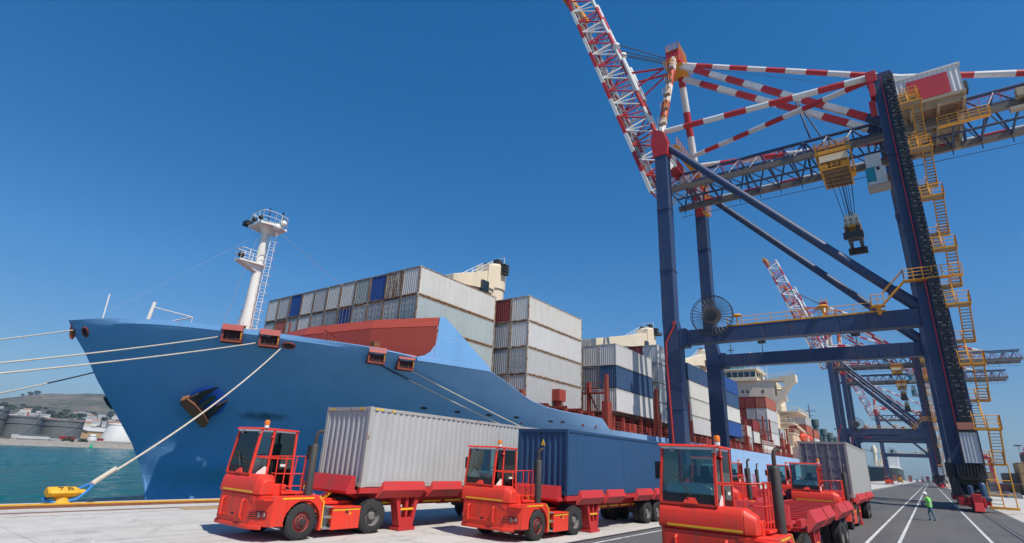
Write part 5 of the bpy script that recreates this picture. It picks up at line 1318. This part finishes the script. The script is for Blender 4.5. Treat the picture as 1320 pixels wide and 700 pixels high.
    b = MB(); b.lathe((0,-.1,0), [(.75,-.3),(.72,.3),(.3,.75),(.3,1.0)], 20, 0, 'y'); b.box(-.2,-.5,-.1,.9,-.42,.05); b.build('drive', M['dark'], rl)
    # rack column and lift on the land leg: long black tray full of clips
    b = MB(); b.box(3.15,-10.9,7.9,4.15,-10.7,48.5,0); b.box(3.3,-10.7,7.9,4.0,-10.1,48.5,0); b.tube((2.9,-10.8,5.5),(2.9,-10.8,48.5),.05,5,2)
    rr = random.Random(4)
    for i in range(72):
        z = 5.9+i*.59; x = 3.2+rr.uniform(0,.3); z += rr.uniform(-.2,.2); b.box(x,-11.02,z,x+rr.uniform(.12,.4),-10.88,z+rr.uniform(.06,.2),1); b.box(x+.34,-11.10,z+.22,x+.56,-10.9,z+.44,0); b.box(3.95,-11.0,z-.05,4.13,-10.88,z+.10,1)
        if i % 3 == 0: b.beam((3.15,-10.9,z+.1),(4.15,-10.9,z+.4),.05,.05,1)
    part(b, 'rack_column', [plain('dark_cable_tray', (.022,.024,.034), .6), plain('grimy_clip_steel', (.15,.145,.145), .6, vary=.5), M['crane_red']])
    lf_ = empty('lift_car', (0,0,0), parent=C)
    b = MB(); prof = corr(1.3, .26, .03); v = [(2.9+u,-12.0+q,zz) for zz in (4.2,6.9) for u, q in prof]; kk = len(prof); b.add(v, [(i,i+1,kk+i+1,kk+i) for i in range(kk-1)]); b.box(2.9,-11.95,4.2,4.2,-11.1,6.9); b.build('car_wall', plain('light_grey_lift_panel', (.42,.44,.47), .5, vary=.1), lf_)
    b = MB(); b.box(2.82,-12.05,4.1,2.9,-11.0,7.0); b.box(4.2,-12.05,4.1,4.3,-11.0,7.0); b.box(2.82,-12.05,6.9,4.3,-11.0,7.0); b.build('frame', M['black'], lf_)
    b = MB(); b.box(2.9,-12.06,7.15,4.1,-11.2,7.8); b.build('top_box', plain('terracotta_box', (.42,.16,.10), .6), lf_)
    # red pipe on the water leg
    b = MB(); b.path([(-24.4,-10.2,20.8),(-24.45,-10.2,20.3),(-25.6,-10.2,18.2),(-25.65,-10.15,16),(-25.2,-10.15,3.0)], .13, 7); b.box(-24.6,-10.3,20.6,-24.2,-10.05,21.0); part(b, 'cable_pipe', plain('red_cable_pipe', (.42,.03,.03), .5))
    b = MB(); b.tube((-25.9,-10.0,19.4),(-26.5,-10.4,19.6),.05,5); b.lathe((-26.5,-10.4,19.2), [(.45,0),(.4,.3),(.15,.5)], 10); part(b, 'flood_lamp', M['dark'])
    return C
crane = make_crane()
for i, (y, lab) in enumerate(((79.0,'nearest navy blue container crane with red and white raised boom, man at its foot'), (258.0,'second container crane, far off, its brown cable reel above the grey container'),
                              (304.0,'third container crane, close behind the second, with a red cable reel'), (512.0,'farthest small container crane standing by the distant ship'))):
    c = crane if i == 0 else copy_tree(crane)
    c.location = (0, y, 0); tag(c, lab, 'crane', 'ship to shore cranes along the quay')
    if i == 2:
        for ch in c.children:
            if ch.name.startswith('cable_reel'):
                for q in ch.children:
                    q.material_slots[0].link = 'OBJECT'; q.material_slots[0].material = M['crane_red']

# ------------------------------------------------------------------ bollards and mooring ropes
def make_bollard():
    B = empty('bollard')
    b = MB(); b.box(-.42,-.42,0,.42,.42,.05); b.lathe((0,0,0), [(.36,.05),(.27,.14),(.24,.30)], 18); b.build('base', M['yellow'], B, bevel=.01)
    prof = [(-.30,.34),(-.36,.42),(-.30,.56),(-.12,.64),(.10,.64),(.30,.52),(.35,.42),(.28,.30),(0,.24)]
    b = MB(); n = len(prof); v = []
    for y, k, dz in ((-.56,.70,.02),(-.48,.95,.0),(.30,1.0,0),(.42,.82,-.01),(.50,.62,-.02),(.66,.55,-.02),(.72,.40,-.01)):
        for x, z in prof: v.append((x*k, y, .44+(z-.44)*k+dz))
    f = [(j*n+i, j*n+(i+1) % n, (j+1)*n+(i+1) % n, (j+1)*n+i) for j in range(6) for i in range(n)]+[tuple(range(n))[::-1], tuple(range(6*n, 7*n))]
    b.add(v, f); h = b.build('head', M['yellow'], B, bevel=.03)
    # painted figures 76 on the sloping face towards the quay
    S_ = lambda y, t: Vector((.135+.15*(1-t), y, .618-.092*(1-t)))
    b = MB()
    def st(*pts):
        for p, q in zip(pts, pts[1:]): b.beam(S_(*p)+Vector((.006,0,.010)), S_(*q)+Vector((.006,0,.010)), .026, .012, 0, up=(.53,0,.85))
    st((-.26,1.0),(-.10,1.0),(-.20,.0)); st((.20,1.0),(.06,1.0),(.06,0),(.22,0),(.22,.52),(.06,.52))
    return B, h, b
bol, bhead, digits = make_bollard()
c0 = copy_tree(bol); c0.location = (-27.35,-11.6,.03); tag(c0, 'yellow bollard on the quay edge out of sight to the left', 'bollard', 'yellow bollards')
c1 = copy_tree(bol); c1.location = (-27.35,-4.6,.03); tag(c1, 'yellow bollard on the quay edge beyond the left border', 'bollard', 'yellow bollards')
c2 = copy_tree(bol); c2.location = (-27.35,64.2,.03); tag(c2, 'yellow bollard hidden behind the trailers by the hull', 'bollard', 'yellow bollards')
digits.build('painted_number', M['sign_black'], bhead)
bol.location = (-27.35, 7.88, .03); tag(bol, 'yellow bollard numbered 76 with a rope eye around it', 'bollard', 'yellow bollards')
def rope(p, q, sag, r, label, dark=0, mats=None, n=40):
    p = Vector(p); q = Vector(q); pts = [p.lerp(q, i/n)+Vector((0,0,-4*sag*(i/n)*(1-i/n))) for i in range(n+1)]
    b = MB(); 
    if dark:
        k = int(n*dark); b.path(pts[:k+1], r*1.1, 7, 1); b.path(pts[k:], r, 7, 0)
    else: b.path(pts, r, 7, 0)
    o = b.build('mooring_rope', [M['rope'], M['black_rope']]); tag(o, label, 'rope', 'mooring ropes'); return o
main = rope((-39.2,22.6,10.0), (-27.2,8.75,.78), .55, .05, 'thick mooring rope from the hull hole down to the bollard numbered 76')
b = MB(); b.path([(-27.95,9.62,1.32),(-27.3,8.8,.85),(-27.2,8.7,.75)], .095, 8); b.build('rope_splice', M['rope'], main)
b = MB()
b.path([(-27.30,8.75,.82),(-27.45,8.45,.62),(-27.70,8.0,.36),(-27.72,7.6,.26),(-27.55,7.34,.22),(-27.35,7.40,.15),(-27.20,7.6,.12),(-27.16,7.9,.13),(-27.16,8.3,.22),(-27.17,8.6,.52),(-27.2,8.75,.78)], .052, 8); b.build('rope_eye', M['blue_sleeve'], main)
rope((-41.4,18.95,10.25), (-27.4,-11.7,.6), .5, .045, 'upper of the two long ropes from the first red fairlead out to the left')
rope((-39.85,21.2,10.1), (-27.4,-11.1,.6), .5, .045, 'lower of the two long ropes from the second red fairlead out to the left')
rope((-48.15,11.5,9.75), (-27.4,-12.35,.6), .4, .045, 'rope from the very tip of the bow out to the left')
rope((-49.05,13.95,7.2), (-27.4,-4.5,.6), .35, .045, 'lowest left rope coming from behind the stem, dark near the ship', .2)
rope((-35.6,28.5,9.6), (-27.4,63.3,.6), .5, .05, 'brownish rope from the third red fairlead running aft along the hull', .12)
rope((-34.3,30.9,9.4), (-27.4,65.1,.6), .4, .05, 'paler rope from the fourth red fairlead running aft along the hull')

# ------------------------------------------------------------------ the man on the road
def man():
    P = empty('person', (-.30, 47.4, .006)); tag(P, 'man in white helmet, lime safety vest and blue jeans walking on the road', 'person')
    # local frame: he walks towards -X and away, +Y is away from the camera
    V = {'pel':(.02,.02,.92),'ab':(.0,.03,1.08),'ch':(-.03,.05,1.30),'nk':(-.07,.06,1.46),'hd':(-.10,.06,1.58),'hd2':(-.12,.06,1.66),
         'hl':(.02,-.08,.88),'kl':(.10,-.09,.48),'al':(.20,-.08,.09),'tl':(.06,-.10,.035),'hr':(.02,.11,.88),'kr':(-.10,.12,.48),'ar':(-.05,.13,.09),'tr':(-.20,.14,.035),
         'sl':(-.02,-.16,1.38),'el':(.05,-.24,1.12),'wl':(-.16,-.20,1.00),'pl':(-.24,-.18,1.00),'sr':(-.02,.25,1.38),'er':(.0,.30,1.12),'wr':(-.20,.22,1.02),'pr':(-.28,.20,1.02)}
    R_ = {'pel':.135,'ab':.125,'ch':.15,'nk':.06,'hd':.085,'hd2':.085,'hl':.10,'kl':.065,'al':.045,'tl':.04,'hr':.10,'kr':.065,'ar':.045,'tr':.04,'sl':.075,'el':.05,'wl':.034,'pl':.036,'sr':.075,'er':.05,'wr':.034,'pr':.036}
    E_ = [('pel','ab'),('ab','ch'),('ch','nk'),('nk','hd'),('hd','hd2'),('pel','hl'),('hl','kl'),('kl','al'),('al','tl'),('pel','hr'),('hr','kr'),('kr','ar'),('ar','tr'),('ch','sl'),('sl','el'),('el','wl'),('wl','pl'),('ch','sr'),('sr','er'),('er','wr'),('wr','pr')]
    for s_, pw in (('l','pl'),('r','pr')):
        for k in range(4):
            a = V[pw]; m = (a[0]-.045, a[1]-.024+k*.016, a[2]+.012-.004*k); e = (a[0]-.075+abs(k-1.5)*.006, a[1]-.024+k*.016, a[2]-.012)
            V[f'f{s_}{k}a'] = m; V[f'f{s_}{k}b'] = e; R_[f'f{s_}{k}a'] = .009; R_[f'f{s_}{k}b'] = .008; E_ += [(pw, f'f{s_}{k}a'), (f'f{s_}{k}a', f'f{s_}{k}b')]
        a = V[pw]; V[f't{s_}a'] = (a[0]-.02, a[1]+(.04 if s_ == 'l' else -.04), a[2]+.02); R_[f't{s_}a'] = .010; E_.append((pw, f't{s_}a'))
    ks = list(V); me = bpy.data.meshes.new('body'); me.from_pydata([V[k] for k in ks], [(ks.index(a), ks.index(c)) for a, c in E_], [])
    o = bpy.data.objects.new('body', me); COL.objects.link(o); o.parent = P
    md = o.modifiers.new('skin', 'SKIN'); md.use_smooth_shade = True
    for i, k in enumerate(ks): me.skin_vertices[0].data[i].radius = (R_[k], R_[k]); me.skin_vertices[0].data[i].use_root = (k == 'pel')
    sb = o.modifiers.new('sub', 'SUBSURF'); sb.levels = 2; sb.render_levels = 2
    # one skin; clothing colours by height regions, as clothes
    t = NT('man_clothes_and_skin'); sp = t.new('ShaderNodeSeparateXYZ'); t.link(t.tc.outputs['Object'], sp.inputs[0])
    z = sp.outputs['Z']; n = t.noise(14, 3)
    jeans = t.mix(n, (.06,.12,.19,1), (.12,.20,.29,1)); c = t.mix(t.math('GREATER_THAN', z, .075), (.02,.018,.015,1), jeans)
    c = t.mix(t.math('GREATER_THAN', z, .955), c, t.mix(n, (.16,.62,.10,1), (.24,.78,.16,1)))
    skin = (.50,.30,.21,1); c = t.mix(t.math('GREATER_THAN', z, 1.455), c, skin)
    fore = t.math('MULTIPLY', t.math('LESS_THAN', sp.outputs['X'], -.175), t.math('MULTIPLY', t.math('GREATER_THAN', z, .9), t.math('LESS_THAN', z, 1.2))); c = t.mix(fore, c, skin)
    t.color(c); t.set(.8); me.materials.append(t.mat)
    b = MB(); b.lathe((-.01,.03,0), [(.205,.86),(.195,1.0),(.20,1.18),(.215,1.32),(.15,1.42)], 16); b.v = [(x*.86-.0-(z-.9)*.05, (y-.03)*1.02+.03, z) for x, y, z in b.v]
    vest = b.build('safety_vest', plain('lime_vest_cloth', (.20,.72,.10), .8), P, sharp=80)
    b = MB()
    for z_ in (1.0, 1.12): b.lathe((-.01,.03,0), [(.212,z_),(.213,z_+.05)], 16)
    for s_ in (-.09,.12): b.beam((.165,s_+.02,1.02),(.12,s_+.02,1.38),.045,.012)
    b.v = [(x*.865-(z-.9)*.05, (y-.03)*1.025+.03, z) for x, y, z in b.v]; b.build('reflective_band', plain('silver_band', (.62,.64,.58), .4), vest)
    b = MB(); b.ball((-.13,.06,1.665), .118, 0, (1.12,.98,.92), 16, 10); b.lathe((-.13,.06,1.645), [(.13,0),(.15,-.005),(.15,.01),(.12,.02)], 18); b.prism([(-.30,.0),(-.30,.12),(-.22,.14),(-.22,-.02)], 'z', 1.64, 1.655); b.build('helmet', plain('white_helmet', (.80,.80,.79), .35), P)
    b = MB(); b.ball((-.225,.035,1.61), .012, 0); b.ball((-.225,.095,1.61), .012, 0); b.ball((-.235,.065,1.575), .018, 1, (1,.7,1.3)); b.ball((-.225,.065,1.53), .016, 2, (.5,1.4,.4)); b.ball((-.11,-.03,1.58), .024, 1, (.8,.4,1.2)); b.ball((-.11,.15,1.58), .024, 1, (.8,.4,1.2)); b.build('face', [M['sign_black'], plain('skin_tone', (.50,.30,.21), .6), plain('lip_tone', (.42,.18,.14), .6)], P)
    b = MB(); b.beam((-.34,-.02,1.02),(-.24,.06,1.06),.30,.02); tag(b.build('clipboard', plain('blue_folder', (.03,.14,.42), .5), loc=(-.30,47.4,.006)), 'blue folder held in the hands of the man in the lime vest', 'folder')
man()

# ------------------------------------------------------------------ the yard on the right
for k, (x, n) in enumerate(((12.2,2),(14.9,1),(17.5,2),(20.1,3),(22.7,3),(25.3,3),(27.9,2))):
    for t_ in range(n):
        colr, nm = ((.44,.29,.15),'straw brown') if (k*2+t_) % 5 else ((.12,.13,.15),'shadow-painted')  # the dark boxes are shadow among the piles, painted as colour
        if k == 1: colr, nm = (.20,.09,.10), 'dull maroon'
        o = make_container(12.19, 2.591, False, colr, .3, (x, 193+(k % 3)*2.5, t_*2.63), detail=False)
        tag(o, f'{nm} container, {ORD[t_]} from ground, {ORD[k]} pile from the road in the right yard', 'container', 'container piles in the yard on the right')
for k, (x, y, l) in enumerate(((9.0,150,9),(11.6,146,10),(14.4,142,8))):
    b = MB(); b.prism([(0,0),(2.2,0),(2.2,.55),(1.9,.75),(.2,.75),(0,.55)], 'y', 0, l); b.box(.3,.5,.75,.6,l-.5,1.0); b.box(1.6,.5,.75,1.9,l-.5,1.0)
    o = b.build('flat_rack', M['steel'], loc=(x, y, 0), bevel=.05); tag(o, ('low grey flat rack lying closest to the stair foot of the near crane','low grey flat rack lying in the middle of three beyond the stair foot','low grey flat rack lying at the right end of three in the yard')[k], 'flat rack', 'grey flat racks in the yard')
def straddle():
    C = empty('straddle_carrier')
    b = MB()
    for x in (-2.4, 2.4):
        for y in (-4.5, 0, 4.5): b.box(x-.3,y-.3,1,x+.3,y+.3,12.5)
        b.box(x-.4,-5.2,.9,x+.4,5.2,1.8); b.box(x-.4,-5,12.2,x+.4,5,13)
    b.build('portal_frame', M['magenta'], C)
    b = MB(); b.box(-2.4,-4.8,12.3,2.4,-3.6,13.3); b.box(-2.4,3.6,12.3,2.4,4.8,13.3); b.box(-2,-2,13,2,2,14.4); b.rail([(-2.6,-5,13.3),(2.6,-5,13.3)], 1.1, 1, .08); b.build('top_platform', M['magenta'], C)
    b = MB(); b.box(-3.9,-5.2,9.8,-2.5,-3.4,12.2); b.build('cab', M['window'], C)
    b = MB()
    for x in (-2.4, 2.4):
        for y in (-4.2,-1.5,1.5,4.2): b.lathe((x,y,.75), [(.2,-.25),(.75,-.25),(.75,.25),(.2,.25)], 16, 0, 'x')
    b.build('wheel', M['rub'], C); return C
sc0 = straddle()
for k, (x, y, lab) in enumerate(((30,262,'crimson straddle carrier at the right edge, nearest behind the brown containers'),(20.5,330,'crimson straddle carrier farther back, left of the nearest one'),(16,420,'crimson straddle carrier farthest back behind the brown containers'))):
    o = sc0 if k == 0 else copy_tree(sc0); o.location = (x, y, 0); tag(o, lab, 'straddle carrier', 'straddle carriers in the yard')
e = empty('light_mast', (33.6, 330, 0)); tag(e, 'tall thin floodlight mast above the brown containers at the right edge', 'light mast')
b = MB(); b.tube((0,0,0),(0,0,18.6),.18,8,0,.1); b.build('pole', M['steel'], e); b = MB(); b.lathe((0,0,18.2), [(.3,0),(1.5,.2),(1.4,.55),(.2,.7)], 12); b.build('lamp_ring', M['dark'], e)
for k, (x, y, l, c) in enumerate(((13.5,300,12,'D'),(17,318,12,'N'),(21,322,12,'D'),(14,355,12,'R'))):
    cc, nm = PAL[c]; o = make_container(12.19, 2.591, False, cc, .3, (x, y, 0), detail=False); tag(o, f'{nm} container lying low on the yard behind the second crane, {ORD[k]} from the road', 'container', 'low containers behind the second crane')
# row of boxes and vehicles where the road ends
rg = random.Random(9)
for k in range(12):
    x = -30+k*4.1; c = 'OORWOGODRONW'[k]; cc, nm = PAL[c]
    o = make_container(6.06, 2.591, False, cc, .3, (x, 640+rg.uniform(-30, 30), 0), detail=False, rz=0)
    tag(o, f'{nm} container at the far end of the road, {ORD[k]} from the quay side', 'container', 'containers at the far end of the road')
    if k in (1, 2, 4, 6, 7):
        q = copy_tree(o); q.location.z = 2.62; c2, n2 = PAL['OROGR'[(1,2,4,6,7).index(k)]]; paint_tree(q, (*c2, .3)); tag(q, f'{n2} container on top of the {ORD[k]} box at the road end', 'container', 'containers at the far end of the road')
e = empty('forklift', (-14.5, 420, 0)); tag(e, 'tiny yellow forklift far off beside the distant crane foot', 'forklift')
b = MB(); b.box(-1.3,-2.2,.5,1.3,2.2,1.8); b.box(-1.0,.2,1.8,1.0,1.8,3.2); b.build('body', M['yellow'], e, bevel=.08)
b = MB(); b.box(-.8,-2.6,.2,-.5,-2.3,4.6); b.box(.5,-2.6,.2,.8,-2.3,4.6); b.box(-.9,-4,.2,-.6,-2.3,.35); b.box(.6,-4,.2,.9,-2.3,.35); b.build('fork_mast', M['dark'], e)
b = MB()
for x in (-1.1, 1.1):
    for y in (-1.5, 1.5): b.lathe((x,y,.55), [(.1,-.2),(.55,-.2),(.55,.2),(.1,.2)], 14, 0, 'x')
b.build('wheel', M['rub'], e)

# ------------------------------------------------------------------ other ships along the quay
s3 = empty('cargo_ship', (-49, 300, 0)); tag(s3, 'cargo ship with dark grey green deck cranes moored beyond the pale blue ship', 'ship')
def far_hull(b, w, L, zt, bow=30):
    n = 14; v = []; f = []
    for i in range(n+1):
        y = bow*(i/n)**1.6; 
        for z, k in ((-4,.45),(0,.6),(zt*.6,.82),(zt,1.0)):
            hw_ = w/2*min(1, (1-(1-i/n)**2.2))*(k+(1-k)*(i/n)); yo = y+(zt-z)*.35*(1-i/n); v += [(-hw_, yo, z), (hw_, yo, z)]
    v += [(-w/2, L, -4),(w/2,L,-4),(-w/2,L,0),(w/2,L,0),(-w/2,L,zt*.6),(w/2,L,zt*.6),(-w/2,L,zt),(w/2,L,zt)]
    for i in range(n+1):
        for j in range(3):
            for s_ in (0, 1): f.append((i*8+j*2+s_, (i+1)*8+j*2+s_, (i+1)*8+j*2+2+s_, i*8+j*2+2+s_))
        f.append((i*8+6, (i+1)*8+6, (i+1)*8+7, i*8+7))
    e_ = (n+1)*8; f.append((e_, e_+1, e_+3, e_+2)); f.append((e_+2, e_+3, e_+5, e_+4)); f.append((e_+4, e_+5, e_+7, e_+6)); b.add(v, f)
b = MB(); far_hull(b, 34, 150, 8.5); b.build('hull', paint('dark_slate_hull', (.045,.06,.065), .5), s3)
for k, (y, h) in enumerate(((22,25.5),(48,22.5),(72,22.0),(95,21))):
    b = MB(); b.lathe((6,y,0), [(1.4,8.5),(1.4,h),(1.8,h+.4),(1.8,h+3.4),(1.2,h+3.8)], 14); b.box(4.2,y-1.6,h-7,8.2,y+1.2,h-4.4); b.box(5,y-4.5,h-6.6,7,y-1,h-3.6); b.prism([(y+1,h-5),(y+20,h-8.6),(y+20,h-7.6),(y+1,h-3.6)], 'x', 5.2, 6.8); b.tube((6,y,h),(6,y+19,h-7.6),.08,5); b.build('deck_crane', M['greysea'], s3)
b = MB(); b.box(-14,112,8.5,15,132,21); b.box(-12,114,21,12,128,26.5); b.prism([(112,21),(112,23),(116,23),(116,21)], 'x', -17, 17.5); b.build('house', M['crane_white'], s3)
b = MB()
for z in (11,14.5,18):
    for x in range(-12, 14, 3): b.box(x,111.9,z,x+1.2,112.05,z+1.2)
b.box(-11,113.9,23.3,11,114.05,25.2); b.build('window', M['window'], s3)
s2 = empty('bulk_ship', (-47, 820, 0)); tag(s2, 'distant dark hulled ship with white rail and cream masts at the end of the quay', 'ship')
b = MB(); far_hull(b, 38, 160, 14, 24); b.build('hull', paint('black_green_hull', (.03,.045,.045), .5), s2)
b = MB(); b.box(-18.4,22,13.6,18.4,158,15.6); b.prism([(-18.4,22),(18.4,22),(10,8),(-10,8)], 'z', 14, 15.8); b.build('bulwark', M['crane_white'], s2)
b = MB(); b.lathe((-4,26,14), [(2.4,0),(2.0,16),(3,17),(3,23),(1,27)], 12); b.lathe((4,34,14), [(2.2,0),(1.8,14),(2.6,15),(2.6,20),(1,22)], 12); b.beam((-4,26,33),(-42,30,40),1.6,1.8); b.box(-1,24,14,7,40,24); b.tube((2,30,24),(2,30,42),.4,6); b.build('deck_crane', M['cream'], s2)
b = MB(); b.box(8,60,14,18,90,30); b.box(2,62,14,8,88,24); b.build('house', M['crane_white'], s2)

# ------------------------------------------------------------------ sea air: one even, closed volume round the whole place
hz = bpy.data.materials.new('sea_haze'); hz.use_nodes = True; hn = hz.node_tree.nodes; hn.remove(hn['Principled BSDF'])
vp = hn.new('ShaderNodeVolumePrincipled'); vp.inputs['Color'].default_value = (.62,.82,1.0,1); vp.inputs['Density'].default_value = .00012; vp.inputs['Anisotropy'].default_value = .1
hz.node_tree.links.new(vp.outputs[0], hn['Material Output'].inputs['Volume'])
b = MB(); b.box(-6500, -4500, -40, 6500, 6500, 225)
tag(b.build('haze', hz), kind='stuff')
